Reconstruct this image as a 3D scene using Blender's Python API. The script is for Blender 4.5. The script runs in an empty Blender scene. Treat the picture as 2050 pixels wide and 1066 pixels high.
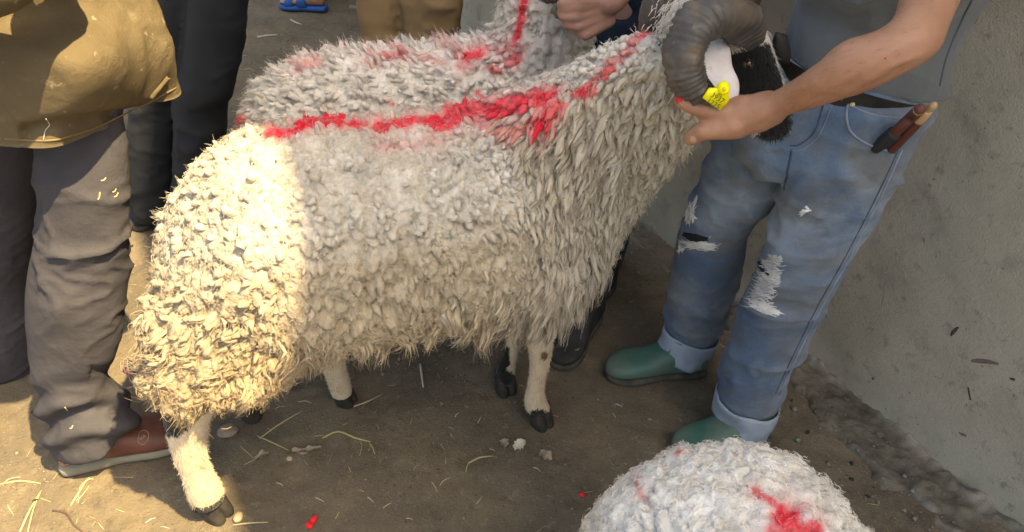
import bpy, math, random
import numpy as np
from mathutils import Vector, Matrix
from mathutils.bvhtree import BVHTree

random.seed(7)
rng = np.random.default_rng(7)
scn = bpy.context.scene
COL = scn.collection

# ------------------------------------------------------------------ camera, sky, sun, exposure
CAM_H, PITCH, FPX, PW, PH = 1.5, 40.0, 1480.0, 2050.0, 1066.0
cam = bpy.data.cameras.new('camera')
cam_ob = bpy.data.objects.new('camera', cam); COL.objects.link(cam_ob)
cam_ob.location = (0, 0, CAM_H)
cam_ob.rotation_euler = (math.radians(90 - PITCH), 0, 0)
cam.sensor_width = 36.0; cam.lens = 36.0 * FPX / PW
cam.clip_start = 0.05; cam.clip_end = 1000
cam.dof.use_dof = True; cam.dof.focus_distance = 1.4; cam.dof.aperture_fstop = 11.0
scn.camera = cam_ob

SUN = Vector((0.557, -0.30, 1.0)).normalized()
world = bpy.data.worlds.new('World'); scn.world = world; world.use_nodes = True
wn = world.node_tree
sky = wn.nodes.new('ShaderNodeTexSky'); sky.sky_type = 'NISHITA'; sky.sun_disc = False
sky.sun_elevation = math.asin(SUN.z)
sky.sun_rotation = math.atan2(SUN.x, SUN.y)
sky.air_density = 1.0; sky.dust_density = 4.0; sky.ozone_density = 0.8
wn.links.new(sky.outputs[0], wn.nodes['Background'].inputs[0])
wn.nodes['Background'].inputs[1].default_value = 0.13
sun = bpy.data.lights.new('sun', 'SUN'); sun.energy = 4.7; sun.angle = math.radians(0.6); sun.color = (1.0, 0.81, 0.51)
sun_ob = bpy.data.objects.new('sun', sun); COL.objects.link(sun_ob)
sun_ob.rotation_euler = SUN.to_track_quat('Z', 'Y').to_euler()
sun_ob.location = (3, 2, 8)
scn.view_settings.view_transform = 'Standard'; scn.view_settings.look = 'None'
scn.view_settings.exposure = 1.9; scn.view_settings.gamma = 1.0
scn.view_settings.use_white_balance = True; scn.view_settings.white_balance_temperature = 7800; scn.view_settings.white_balance_tint = 4
scn.cycles.max_bounces = 6; scn.cycles.diffuse_bounces = 4
scn.cycles.use_denoising = True

# ------------------------------------------------------------------ helpers: pixels to rays, noise, meshes
_t = math.radians(PITCH)
CF = np.array([0, math.cos(_t), -math.sin(_t)]); CU = np.array([0, math.sin(_t), math.cos(_t)]); CR = np.array([1., 0, 0])
CC = np.array([0, 0, CAM_H])
def ray(x, y): return CF + CR * (x - PW / 2) / FPX - CU * (y - PH / 2) / FPX
def PZ(x, y, z=0.0):
    r = ray(x, y); return CC + r * ((z - CAM_H) / r[2])
def PY(x, y, wy):
    r = ray(x, y); return CC + r * (wy / r[1])
def PN(x, y, p0, n):
    r = ray(x, y); return CC + r * (np.dot(np.array(p0) - CC, n) / np.dot(r, n))
def pix(P):
    V = np.asarray(P, float) - CC; d = V @ CF
    return np.stack([PW / 2 + FPX * (V @ CR) / d, PH / 2 - FPX * (V @ CU) / d], -1)
def nrm(v):
    v = np.asarray(v, float); l = np.linalg.norm(v, axis=-1, keepdims=True); return v / np.maximum(l, 1e-9)

def _h(i, j, k, s):
    n = (i * 374761393 + j * 668265263 + k * 2147483647 + s * 1274126177).astype(np.int64)
    n = (n ^ (n >> 13)) * 1274126177 & 0x7fffffff
    n = (n ^ (n >> 16)) * 668265263 & 0x7fffffff
    return (n & 0xffffff) / float(0xffffff)
def vn(P, scale=1.0, seed=0):
    """smooth value noise in -1..1"""
    P = np.asarray(P, float) * scale + 1000.0
    I = np.floor(P).astype(np.int64); F = P - I; F = F * F * (3 - 2 * F)
    r = 0
    for a in (0, 1):
        for b in (0, 1):
            for c in (0, 1):
                w = (F[..., 0] if a else 1 - F[..., 0]) * (F[..., 1] if b else 1 - F[..., 1]) * (F[..., 2] if c else 1 - F[..., 2])
                r = r + w * _h(I[..., 0] + a, I[..., 1] + b, I[..., 2] + c, seed)
    return r * 2 - 1
def fbm(P, scale=1.0, octv=4, seed=0, gain=0.5):
    r, a, t = 0, 1.0, 0
    for o in range(octv):
        r = r + a * vn(P, scale * 2 ** o, seed + o * 17); t += a; a *= gain
    return r / t

ROOT = {}
def link(o, parent=None):
    COL.objects.link(o)
    if parent is not None: o.parent = parent
    return o
def thing(name, label, cat, base, group=None, kind=None):
    o = bpy.data.objects.new(name, None); link(o); o.location = tuple(base); o.empty_display_size = 0.1
    o['label'] = label; o['category'] = cat
    if group: o['group'] = group
    if kind: o['kind'] = kind
    ROOT[o.name] = np.array(base, float)
    return o
def base_of(parent):
    while parent is not None:
        if parent.name in ROOT: return ROOT[parent.name]
        parent = parent.parent
    return np.zeros(3)
def tag(o, label=None, cat=None, group=None, kind=None):
    if label: o['label'] = label
    if cat: o['category'] = cat
    if group: o['group'] = group
    if kind: o['kind'] = kind
    return o
def fast_mesh(name, V, quads=None, tris=None, smooth=True):
    """mesh from arrays of quads / tris"""
    me = bpy.data.meshes.new(name)
    V = np.asarray(V, np.float32)
    loops, starts, n = [], [], 0
    if quads is not None and len(quads):
        q = np.asarray(quads, np.int32); loops.append(q.ravel()); starts.append(np.arange(len(q)) * 4); n = len(q) * 4
    if tris is not None and len(tris):
        t = np.asarray(tris, np.int32); loops.append(t.ravel()); starts.append(np.arange(len(t)) * 3 + n)
    L = np.concatenate(loops); S = np.concatenate(starts)
    me.vertices.add(len(V)); me.vertices.foreach_set('co', V.ravel())
    me.loops.add(len(L)); me.loops.foreach_set('vertex_index', L)
    me.polygons.add(len(S)); me.polygons.foreach_set('loop_start', S.astype(np.int32))
    if smooth: me.polygons.foreach_set('use_smooth', np.ones(len(S), bool))
    me.update(calc_edges=True)
    me.validate()
    return me
def mobj(name, V, quads=None, tris=None, mat=None, parent=None, smooth=True, col=None):
    V = np.asarray(V, float)
    me = fast_mesh(name, V - base_of(parent), quads, tris, smooth)
    if col is not None:
        a = me.color_attributes.new('Col', 'FLOAT_COLOR', 'POINT')
        c = np.ones((len(V), 4), np.float32); c[:, :3] = col
        a.data.foreach_set('color', c.ravel())
    if mat: me.materials.append(mat)
    o = bpy.data.objects.new(name, me); link(o, parent)
    return o
def cr(P, sub):
    """catmull-rom through rows of P (n,k), sub steps per span"""
    P = np.asarray(P, float)
    if sub <= 1: return P
    Q = np.vstack([2 * P[0] - P[1], P, 2 * P[-1] - P[-2]])
    out = []
    for i in range(1, len(Q) - 2):
        for j in range(sub):
            t = j / sub
            a, b, c, d = Q[i - 1], Q[i], Q[i + 1], Q[i + 2]
            out.append(0.5 * (2 * b + (c - a) * t + (2 * a - 5 * b + 4 * c - d) * t * t + (3 * b - a - 3 * c + d) * t ** 3))
    out.append(P[-1])
    return np.array(out)
def grid_faces(R, N, wrap=True, off=0):
    i = np.arange(R - 1)[:, None]; j = np.arange(N if wrap else N - 1)[None, :]
    a = i * N + j; b = i * N + (j + 1) % N; c = (i + 1) * N + (j + 1) % N; d = (i + 1) * N + j
    return np.stack([a, b, c, d], -1).reshape(-1, 4) + off
class Geo:
    def __init__(s): s.V = []; s.Q = []; s.T = []; s.n = 0
    def add(s, V, Q=None, T=None):
        V = np.asarray(V, float).reshape(-1, 3)
        if Q is not None and len(Q): s.Q.append(np.asarray(Q) + s.n)
        if T is not None and len(T): s.T.append(np.asarray(T) + s.n)
        s.V.append(V); s.n += len(V); return s
    def arr(s): return np.vstack(s.V), (np.vstack(s.Q) if s.Q else None), (np.vstack(s.T) if s.T else None)
    def obj(s, name, mat, parent=None, smooth=True, col=None):
        V, Q, T = s.arr(); return mobj(name, V, Q, T, mat, parent, smooth, col)
def loft(C, U, W, N=32, sub=4, cap=(True, True), expo=2.0, disp=None, geo=None):
    """rings with centre C, half axes U and W; returns Geo"""
    k = cr(np.hstack([C, U, W]), sub); C, U, W = k[:, :3], k[:, 3:6], k[:, 6:9]
    th = np.linspace(0, 2 * np.pi, N, endpoint=False)
    c, s = np.cos(th), np.sin(th)
    c = np.sign(c) * np.abs(c) ** (2 / expo); s = np.sign(s) * np.abs(s) ** (2 / expo)
    V = C[:, None] + U[:, None] * c[None, :, None] + W[:, None] * s[None, :, None]
    R = len(C)
    if disp is not None:
        nr = nrm(V - C[:, None]); V = V + nr * disp(V, np.linspace(0, 1, R)[:, None] * np.ones((1, N)), th[None, :] * np.ones((R, 1)))[..., None]
    g = geo or Geo(); n0 = g.n
    T = []; Vf = V.reshape(-1, 3)
    ex = []
    if cap[0]:
        ex.append(C[0] - nrm(C[1] - C[0]) * 0.25 * min(np.linalg.norm(U[0]), np.linalg.norm(W[0]))); ci = len(Vf) + len(ex) - 1
        T += [(ci, (j + 1) % N, j) for j in range(N)]
    if cap[1]:
        ex.append(C[-1] + nrm(C[-1] - C[-2]) * 0.25 * min(np.linalg.norm(U[-1]), np.linalg.norm(W[-1]))); ci = len(Vf) + len(ex) - 1
        b = (R - 1) * N; T += [(ci, b + j, b + (j + 1) % N) for j in range(N)]
    if ex: Vf = np.vstack([Vf, ex])
    g.add(Vf, grid_faces(R, N), T if T else None)
    return g
def pxloft(rows, N=32, sub=4, cap=(True, True), expo=2.0, disp=None, geo=None):
    """rows of (xl, yl, xr, yr, world_y, ratio): the left and right outline of a limb, at a known distance"""
    C, U = [], []
    for xl, yl, xr, yr, wy, ra in rows:
        a, b = PY(xl, yl, wy), PY(xr, yr, wy); C.append((a + b) / 2); U.append((b - a) / 2)
    C, U = np.array(C), np.array(U)
    T = nrm(np.gradient(C, axis=0)); Wd = nrm(np.cross(U, T)); 
    for i in range(len(Wd)):
        if Wd[i, 1] < 0: Wd[i] *= -1
    W = Wd * np.linalg.norm(U, axis=1, keepdims=True) * np.array([r[5] for r in rows])[:, None]
    return loft(C, U, W, N, sub, cap, expo, disp, geo)
def tube(P, R, N=8, sub=4, geo=None, flat=1.0, up=None, disp=None, cap=(True, True)):
    k = cr(np.hstack([np.asarray(P, float), np.asarray(R, float).reshape(-1, 1)]), sub); P, R = k[:, :3], np.maximum(k[:, 3], 1e-4)
    T = nrm(np.gradient(P, axis=0)); u = np.array(up if up is not None else (0.13, 0.21, 0.97), float)
    U = []
    for i in range(len(P)):
        u = u - T[i] * (u @ T[i]); u = u / max(np.linalg.norm(u), 1e-6); U.append(u)
    U = np.array(U); W = np.cross(T, U)
    return loft(P, U * R[:, None], W * (R * flat)[:, None], N, 1, cap, 2.0, disp, geo)
def capsule(a, ra, b, rb, N=14, geo=None):
    a, b = np.asarray(a, float), np.asarray(b, float); d = b - a; L = np.linalg.norm(d); d = d / max(L, 1e-6)
    P, R = [], []
    for t in (-0.98, -0.8, -0.45): P.append(a + d * ra * t); R.append(ra * math.sqrt(1 - t * t))
    for t in (0, .5, 1): P.append(a + d * L * t); R.append(ra + (rb - ra) * t)
    for t in (0.45, 0.8, 0.98): P.append(b + d * rb * t); R.append(rb * math.sqrt(1 - t * t))
    return tube(P, R, N, 1, geo)
def remesh(geo, vox=0.008, smooth=6, fac=0.5):
    V, Q, T = geo.arr(); me = fast_mesh('tmp', V, Q, T)
    o = bpy.data.objects.new('tmp', me); COL.objects.link(o)
    m = o.modifiers.new('r', 'REMESH'); m.mode = 'VOXEL'; m.voxel_size = vox
    if smooth:
        s = o.modifiers.new('s', 'SMOOTH'); s.iterations = smooth; s.factor = fac
    bpy.context.view_layer.update()
    dg = bpy.context.evaluated_depsgraph_get(); ev = o.evaluated_get(dg)
    m2 = ev.to_mesh(); n = len(m2.vertices)
    V = np.empty(n * 3, np.float32); m2.vertices.foreach_get('co', V); V = V.reshape(-1, 3).astype(float)
    Nn = np.empty(n * 3, np.float32); m2.vertices.foreach_get('normal', Nn); Nn = Nn.reshape(-1, 3).astype(float)
    L = np.empty(len(m2.loops), np.int32); m2.loops.foreach_get('vertex_index', L)
    S = np.empty(len(m2.polygons), np.int32); m2.polygons.foreach_get('loop_total', S)
    st = np.concatenate([[0], np.cumsum(S)[:-1]])
    q = st[S == 4]; t = st[S == 3]
    Q = L[q[:, None] + np.arange(4)] if len(q) else None
    T = L[t[:, None] + np.arange(3)] if len(t) else None
    ev.to_mesh_clear(); bpy.data.objects.remove(o); bpy.data.meshes.remove(me)
    return V, Q, T, Nn

# ------------------------------------------------------------------ materials
def new_mat(name):
    m = bpy.data.materials.new(name); m.use_nodes = True
    return m, m.node_tree, m.node_tree.nodes['Principled BSDF']
def mk(nt, kind, **kw):
    n = nt.nodes.new(kind)
    for k, v in kw.items(): setattr(n, k, v)
    return n
def noise_node(nt, scale, detail=4, rough=0.55, vec=None, dist=0.0):
    n = mk(nt, 'ShaderNodeTexNoise'); n.inputs['Scale'].default_value = scale; n.inputs['Detail'].default_value = detail
    n.inputs['Roughness'].default_value = rough; n.inputs['Distortion'].default_value = dist
    if vec is not None: nt.links.new(vec, n.inputs['Vector'])
    return n.outputs[0]
def ramp(nt, fac, stops):
    r = mk(nt, 'ShaderNodeValToRGB'); e = r.color_ramp.elements
    while len(e) > 1: e.remove(e[-1])
    for i, (p, c) in enumerate(stops):
        el = e[0] if i == 0 else e.new(p)
        el.position = p; el.color = (*c, 1) if len(c) == 3 else c
    nt.links.new(fac, r.inputs[0]); return r.outputs[0]
def mixc(nt, fac, a, b, mode='MIX'):
    m = mk(nt, 'ShaderNodeMix', data_type='RGBA', blend_type=mode)
    for i, v in ((0, fac), (6, a), (7, b)):
        if isinstance(v, (int, float)): m.inputs[i].default_value = v
        elif isinstance(v, tuple): m.inputs[i].default_value = (*v, 1)
        else: nt.links.new(v, m.inputs[i])
    return m.outputs[2]
def gstop(v0, v1): return [(v0, (0, 0, 0)), (v1, (1, 1, 1))]
def surf(name, base, vary=None, scale=8.0, layers=(), rough=0.85, bump=((60, 0.2),), bdist=0.004, spec=0.3, sheen=0.0, attr=False, sss=0.0, stretch=None):
    """base colour, a varied second colour by noise, extra (scale, lo, hi, colour, strength) stain layers, bump noises"""
    m, nt, bs = new_mat(name)
    tc = mk(nt, 'ShaderNodeTexCoord'); v = tc.outputs['Object']
    if stretch:
        mp = mk(nt, 'ShaderNodeMapping'); mp.inputs['Scale'].default_value = stretch; nt.links.new(v, mp.inputs[0]); vb = mp.outputs[0]
    else: vb = v
    if attr:
        a = mk(nt, 'ShaderNodeVertexColor', layer_name='Col'); c = a.outputs[0]
        if vary: c = mixc(nt, ramp(nt, noise_node(nt, scale, 5, 0.6, v), gstop(0.35, 0.7)), c, mixc(nt, 1.0, c, vary, 'MULTIPLY'))
    else:
        c = ramp(nt, noise_node(nt, scale, 6, 0.6, v), [(0.3, base), (0.7, vary or base)])
    for (s, lo, hi, colr, st) in layers:
        f = ramp(nt, noise_node(nt, s, 6, 0.6, v, 0.3), [(lo, (0, 0, 0)), (hi, (st, st, st))]); c = mixc(nt, f, c, colr)
    nt.links.new(c, bs.inputs['Base Color'])
    bs.inputs['Roughness'].default_value = rough; bs.inputs['Specular IOR Level'].default_value = spec
    if sheen: bs.inputs['Sheen Weight'].default_value = sheen; bs.inputs['Sheen Roughness'].default_value = 0.5
    if sss: bs.inputs['Subsurface Weight'].default_value = sss; bs.inputs['Subsurface Radius'].default_value = (0.01, 0.004, 0.002); bs.inputs['Subsurface Scale'].default_value = 0.5
    prev = None
    for s, st in bump:
        b = mk(nt, 'ShaderNodeBump'); b.inputs['Strength'].default_value = st; b.inputs['Distance'].default_value = bdist
        nt.links.new(noise_node(nt, s, 5, 0.6, vb), b.inputs['Height'])
        if prev: nt.links.new(prev, b.inputs['Normal'])
        prev = b.outputs[0]
    if prev: nt.links.new(prev, bs.inputs['Normal'])
    return m
# ------------------------------------------------------------------ ground
M_ground = surf('packed_earth', (0.115, 0.094, 0.070), (0.195, 0.155, 0.106), 5.0,
                layers=((1.3, 0.45, 0.7, (0.082, 0.072, 0.06), 0.7), (26, 0.56, 0.72, (0.075, 0.062, 0.05), 0.6), (40, 0.58, 0.75, (0.25, 0.205, 0.15), 0.55), (160, 0.6, 0.72, (0.32, 0.27, 0.20), 0.5), (90, 0.62, 0.7, (0.045, 0.037, 0.03), 0.7)),
                rough=0.95, bump=((18, 0.5), (60, 0.5), (220, 0.6), (700, 0.4)), bdist=0.008, spec=0.15)
fx = np.arange(-2.6, 2.0, 0.0125); fy = np.arange(0.1, 4.6, 0.0125)
gx = np.concatenate([-np.geomspace(300, 2.7, 26), fx, np.geomspace(2.1, 300, 26)])
gy = np.concatenate([-np.geomspace(300, 0.1, 30), fy, np.geomspace(4.7, 300, 26)])
X, Y = np.meshgrid(gx, gy); P = np.stack([X, Y, X * 0], -1)
near = np.exp(-np.maximum(0, np.hypot(X, Y - 1.5) - 4) * 0.5)
Zg = (0.006 * fbm(P, 3.0, 3, 3) + 0.0055 * fbm(P, 14, 3, 5) + 0.0045 * fbm(P, 45, 2, 9)) * near
rh = np.random.default_rng(55)
for _ in range(90):                                  # hoof and heel prints pressed into the earth
    hx_, hy_, ha, hl = rh.uniform(-1.9, .8), rh.uniform(.6, 3.2), rh.uniform(0, 6.28), rh.uniform(.018, .04)
    ix, iy = np.abs(gx - hx_) < .12, np.abs(gy - hy_) < .12; sx_, sy_ = np.meshgrid(gx[ix] - hx_, gy[iy] - hy_)
    u_, v_ = sx_ * math.cos(ha) + sy_ * math.sin(ha), -sx_ * math.sin(ha) + sy_ * math.cos(ha); r2 = (u_ / hl) ** 2 + (v_ / (hl * .7)) ** 2
    Zg[np.ix_(iy, ix)] += -.0055 * np.exp(-r2 ** 2) + .003 * np.exp(-((np.sqrt(r2) - 1.5) / .35) ** 2) + .003 * np.exp(-(v_ / .006) ** 2 - r2)
Vg = np.stack([X, Y, Zg - 0.004], -1).reshape(-1, 3)
ground = mobj('ground', Vg, grid_faces(len(gy), len(gx), False), None, M_ground)
tag(ground, 'dark packed earth floor of the animal market', 'ground', kind='structure')
del X, Y, P, near

# ------------------------------------------------------------------ concrete wall
WB = np.array([0.80, 1.427, 0]); WD = nrm(np.array([-0.51, 0.86, 0])); WN = nrm(np.array([-0.86, -0.51, 0]))
WALL_H = 4.56
def wall_pt(s, t, z): return WB + WD * s + WN * t + np.array([0, 0, z])
M_wall = surf('rough_concrete', (0.34, 0.30, 0.235), (0.47, 0.42, 0.335), 2.6,
              layers=((3.5, 0.5, 0.72, (0.35, 0.275, 0.215), 0.7), (1.1, 0.46, 0.68, (0.43, 0.40, 0.34), 0.7), (9, 0.55, 0.74, (0.20, 0.178, 0.145), 0.6), (34, 0.58, 0.72, (0.17, 0.15, 0.125), 0.6),
                      (70, 0.66, 0.72, (0.06, 0.052, 0.045), 0.85), (110, 0.64, 0.72, (0.45, 0.43, 0.39), 0.5), (18, 0.68, 0.74, (0.08, 0.062, 0.05), 0.8)),
              rough=0.93, bump=((12, 0.3), (80, 0.35), (320, 0.4)), bdist=0.006, spec=0.2)
wall = thing('concrete_wall', 'tall grey-brown concrete wall with stains and a crumbling base', 'wall', wall_pt(0, 0, 0))
ss = np.concatenate([np.linspace(-6, -1.8, 16)[:-1], np.arange(-1.8, 4.2, 0.025), np.linspace(4.2, 9, 20)])
zz = np.concatenate([[-0.1], np.arange(0, 1.8, 0.025), np.linspace(1.8, WALL_H, 12)])
S_, Z_ = np.meshgrid(ss, zz); Pw = np.stack([S_, S_ * 0, Z_], -1)
D_ = 0.012 * fbm(Pw, 1.5, 3, 31) + 0.006 * fbm(Pw, 7, 3, 33) - 0.010 * np.clip(vn(Pw, 16, 35) - 0.72, 0, 1) * 3
V = WB + WD * S_[..., None] + WN * D_[..., None] + np.array([0, 0, 1.0]) * Z_[..., None]
R, N = S_.shape; Vf = V.reshape(-1, 3)
Q = grid_faces(R, N, False)
b = len(Vf); back = np.array([wall_pt(-6, -0.35, -0.1), wall_pt(9, -0.35, -0.1), wall_pt(9, -0.35, WALL_H), wall_pt(-6, -0.35, WALL_H)])
f0, f1, f2, f3 = 0, N - 1, R * N - 1, (R - 1) * N
Q = np.vstack([Q, [[b, b + 1, b + 2, b + 3][::-1], [f0, b, b + 3, f3], [f1, f2, b + 2, b + 1]]])
topT = [[(R - 1) * N + i, (R - 1) * N + i + 1, b + 2 if i > N // 2 else b + 3] for i in range(N - 1)] + [[(R - 1) * N + N // 2 + 1, b + 2, b + 3]]
mobj('wall_face', np.vstack([Vf, back]), Q, topT, M_wall, wall)
# crumbling strip of concrete along its foot
M_foot = surf('crumbled_concrete', (0.2, 0.2, 0.2), (0.62, 0.6, 0.57), 30, layers=((60, 0.62, 0.72, (0.33, 0.31, 0.28), 0.6),), rough=0.95, bump=((60, 0.5), (260, 0.5)), bdist=0.008, spec=0.15, attr=True)
s1 = np.arange(-1.7, 3.6, 0.0065); t1 = np.arange(-0.02, 0.40, 0.0065)
S_, T_ = np.meshgrid(s1, t1); Pw = np.stack([S_, T_, S_ * 0], -1)
n1, n2, n3 = fbm(Pw, 4, 4, 41), fbm(Pw * np.array([1, .4, 1]), 3.2, 4, 43), fbm(Pw, 22, 4, 45)
e1 = 0.018 + 0.030 * n1 + 0.006 * n3; e2 = 0.11 + 0.12 * n2 + 0.03 * n3
sm = lambda x: np.clip(x, 0, 1) ** 2 * (3 - 2 * np.clip(x, 0, 1))
ridge = sm((e1 - T_) / 0.018 + 0.5); slab = sm((e2 - T_) / 0.016 + 0.5)
lip = np.exp(-((T_ - e2 + 0.018) / 0.014) ** 2)
pit = sm((fbm(Pw, 7, 3, 47) + 0.05) * 4)
n4 = fbm(Pw, 50, 3, 52); h = -0.03 + slab * (0.030 + 0.010 * n3 - 0.010 * pit + .006 * np.abs(n4)) + lip * 0.007 * (0.5 + fbm(Pw, 9, 2, 50)) * slab + ridge * (0.010 + 0.006 * n3 + .008 * n4 + 0.05 * np.clip(0.05 - T_, 0, 1)) + 0.006 * fbm(Pw, 60, 2, 49)
c = np.array([0.175, 0.152, 0.12]) * (1 - ridge[..., None]) + np.array([0.29, 0.262, 0.215]) * ridge[..., None]
c = c + (np.array([0.25, 0.235, 0.205]) - c) * np.clip(lip * (0.4 + n1 * 1.6), 0, 1)[..., None]
c = c * (0.85 + 0.5 * np.clip(n3, -0.6, 1)[..., None])
V = WB + WD * S_[..., None] + WN * T_[..., None] + np.array([0, 0, 1.0]) * h[..., None]
mobj('footing', V.reshape(-1, 3), grid_faces(*S_.shape, False), None, M_foot, wall, col=np.clip(c, 0.02, 1).reshape(-1, 3))
# a long hairline crack, scraped scars
M_scar = surf('wall_scar', (0.045, 0.036, 0.03), (0.10, 0.08, 0.065), 60, rough=0.95)
M_scar2 = surf('wall_scrape', (0.14, 0.105, 0.085), (0.20, 0.16, 0.13), 60, rough=0.95)
def wall_at(x, y):
    p = PN(x, y, WB, WN); s = (p - WB) @ WD; z = p[2]
    return s, z
def wall_front(s, z):
    P1 = np.array([[s, 0, z]]); D1 = 0.012 * fbm(P1, 1.5, 3, 31) + 0.006 * fbm(P1, 7, 3, 33) - 0.010 * np.clip(vn(P1, 16, 35) - 0.72, 0, 1) * 3
    return float(D1[0])
for (xs, mt, r) in (([(1765, 640), (1772, 600), (1778, 560)], M_wall, 0.0022), ([(1905, 672), (1912, 662), (1920, 655)], M_scar, 0.004), ([(1935, 722), (1965, 722), (2000, 728)], M_scar2, 0.006),
                     ([(2022, 758), (2032, 760)], M_scar, 0.006), ([(1748, 758), (1750, 757)], M_scar, 0.006), ([(1940, 775), (1945, 800)], M_scar, 0.004), ([(1915, 865), (1935, 872)], M_scar2, 0.007)):
    pts, rad = [], []
    for i, (x, y) in enumerate(xs):
        s, z = wall_at(x, y); pts.append(wall_pt(s, wall_front(s, z) + 0.0005, z)); rad.append(r * (0.5 if i in (0, len(xs) - 1) else 1))
    g = tube(pts, rad, 7, 4, flat=1.0, disp=lambda v, a, b: 0.25 * r * vn(v, 300, 3))
    Vv, Qv, Tv = g.arr(); dd = (Vv - WB) @ WN
    m0 = np.median(dd); Vv = Vv - WN * ((dd - m0) * 0.93)[:, None]          # flattened against the wall
    mobj('scar', Vv, Qv, Tv, mt, wall)

# ------------------------------------------------------------------ wool
from mathutils.kdtree import KDTree
M_wool = surf('wool', (1, 1, 1), (0.80, 0.77, 0.72), 35, rough=0.95, bump=((480, 0.7), (130, 0.5)), bdist=0.004, spec=0.08, sheen=0.15, attr=True, stretch=(1, 1, 0.35))
M_fibre = surf('wool_fibre', (0.50, 0.46, 0.40), (0.62, 0.58, 0.52), 30, rough=0.8, bump=(), spec=0.1, attr=True)
def seg_dist(p, pts):
    pts = np.asarray(pts, float); best = np.full(len(p), 1e9)
    if len(pts) == 1: return np.hypot(*(p - pts[0]).T)
    for a, b in zip(pts[:-1], pts[1:]):
        d = b - a; t = np.clip(((p - a) @ d) / (d @ d), 0, 1); best = np.minimum(best, np.hypot(*(p - (a + t[:, None] * d)).T))
    return best
def sample_surface(V, Q, T, Nn, n):
    tri = []
    if Q is not None: tri += [Q[:, [0, 1, 2]], Q[:, [0, 2, 3]]]
    if T is not None: tri.append(T)
    tri = np.vstack(tri); a, b, c = V[tri[:, 0]], V[tri[:, 1]], V[tri[:, 2]]
    ar = np.linalg.norm(np.cross(b - a, c - a), axis=1); cd = np.cumsum(ar); cd /= cd[-1]
    k = np.searchsorted(cd, (np.arange(n) + rng.random(n)) / n); k = np.minimum(k, len(tri) - 1)
    r1, r2 = np.sqrt(rng.random(n)), rng.random(n); w = np.stack([1 - r1, r1 * (1 - r2), r1 * r2], -1)
    p = a[k] * w[:, :1] + b[k] * w[:, 1:2] + c[k] * w[:, 2:]
    nn = nrm(Nn[tri[k, 0]] * w[:, :1] + Nn[tri[k, 1]] * w[:, 1:2] + Nn[tri[k, 2]] * w[:, 2:])
    return p, nn
def thin(P, rad):
    """drop points closer than rad (per point) to one kept before, with a hash grid"""
    keep, cell, g = [], {}, float(np.max(rad))
    K = np.floor(P / g).astype(int)
    for i in range(len(P)):
        kx, ky, kz = K[i]; ok = True
        for a in (-1, 0, 1):
            for b in (-1, 0, 1):
                for c in (-1, 0, 1):
                    for j in cell.get((kx + a, ky + b, kz + c), ()):
                        d = P[i] - P[j]
                        if d[0] * d[0] + d[1] * d[1] + d[2] * d[2] < rad[i] * rad[i]: ok = False; break
                    if not ok: break
                if not ok: break
            if not ok: break
        if ok: keep.append(i); cell.setdefault((kx, ky, kz), []).append(i)
    return np.array(keep)
def staples(p, size):
    """cells of neighbouring locks: index of each lock's leading lock and how far it is from the cell's rim (0..1)"""
    order = rng.permutation(len(p)); lead = order[thin(p[order], size[order])]
    kd = KDTree(len(lead))
    for i, j in enumerate(lead): kd.insert(p[j], i)
    kd.balance(); cid = np.empty(len(p), int); ed = np.empty(len(p))
    for i in range(len(p)):
        r = kd.find_n(p[i], 2); cid[i] = lead[r[0][1]]; ed[i] = (r[1][2] - r[0][2]) / max(r[1][2] + r[0][2], 1e-6)
    return cid, np.clip(ed * 2.2, 0, 1)
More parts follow.
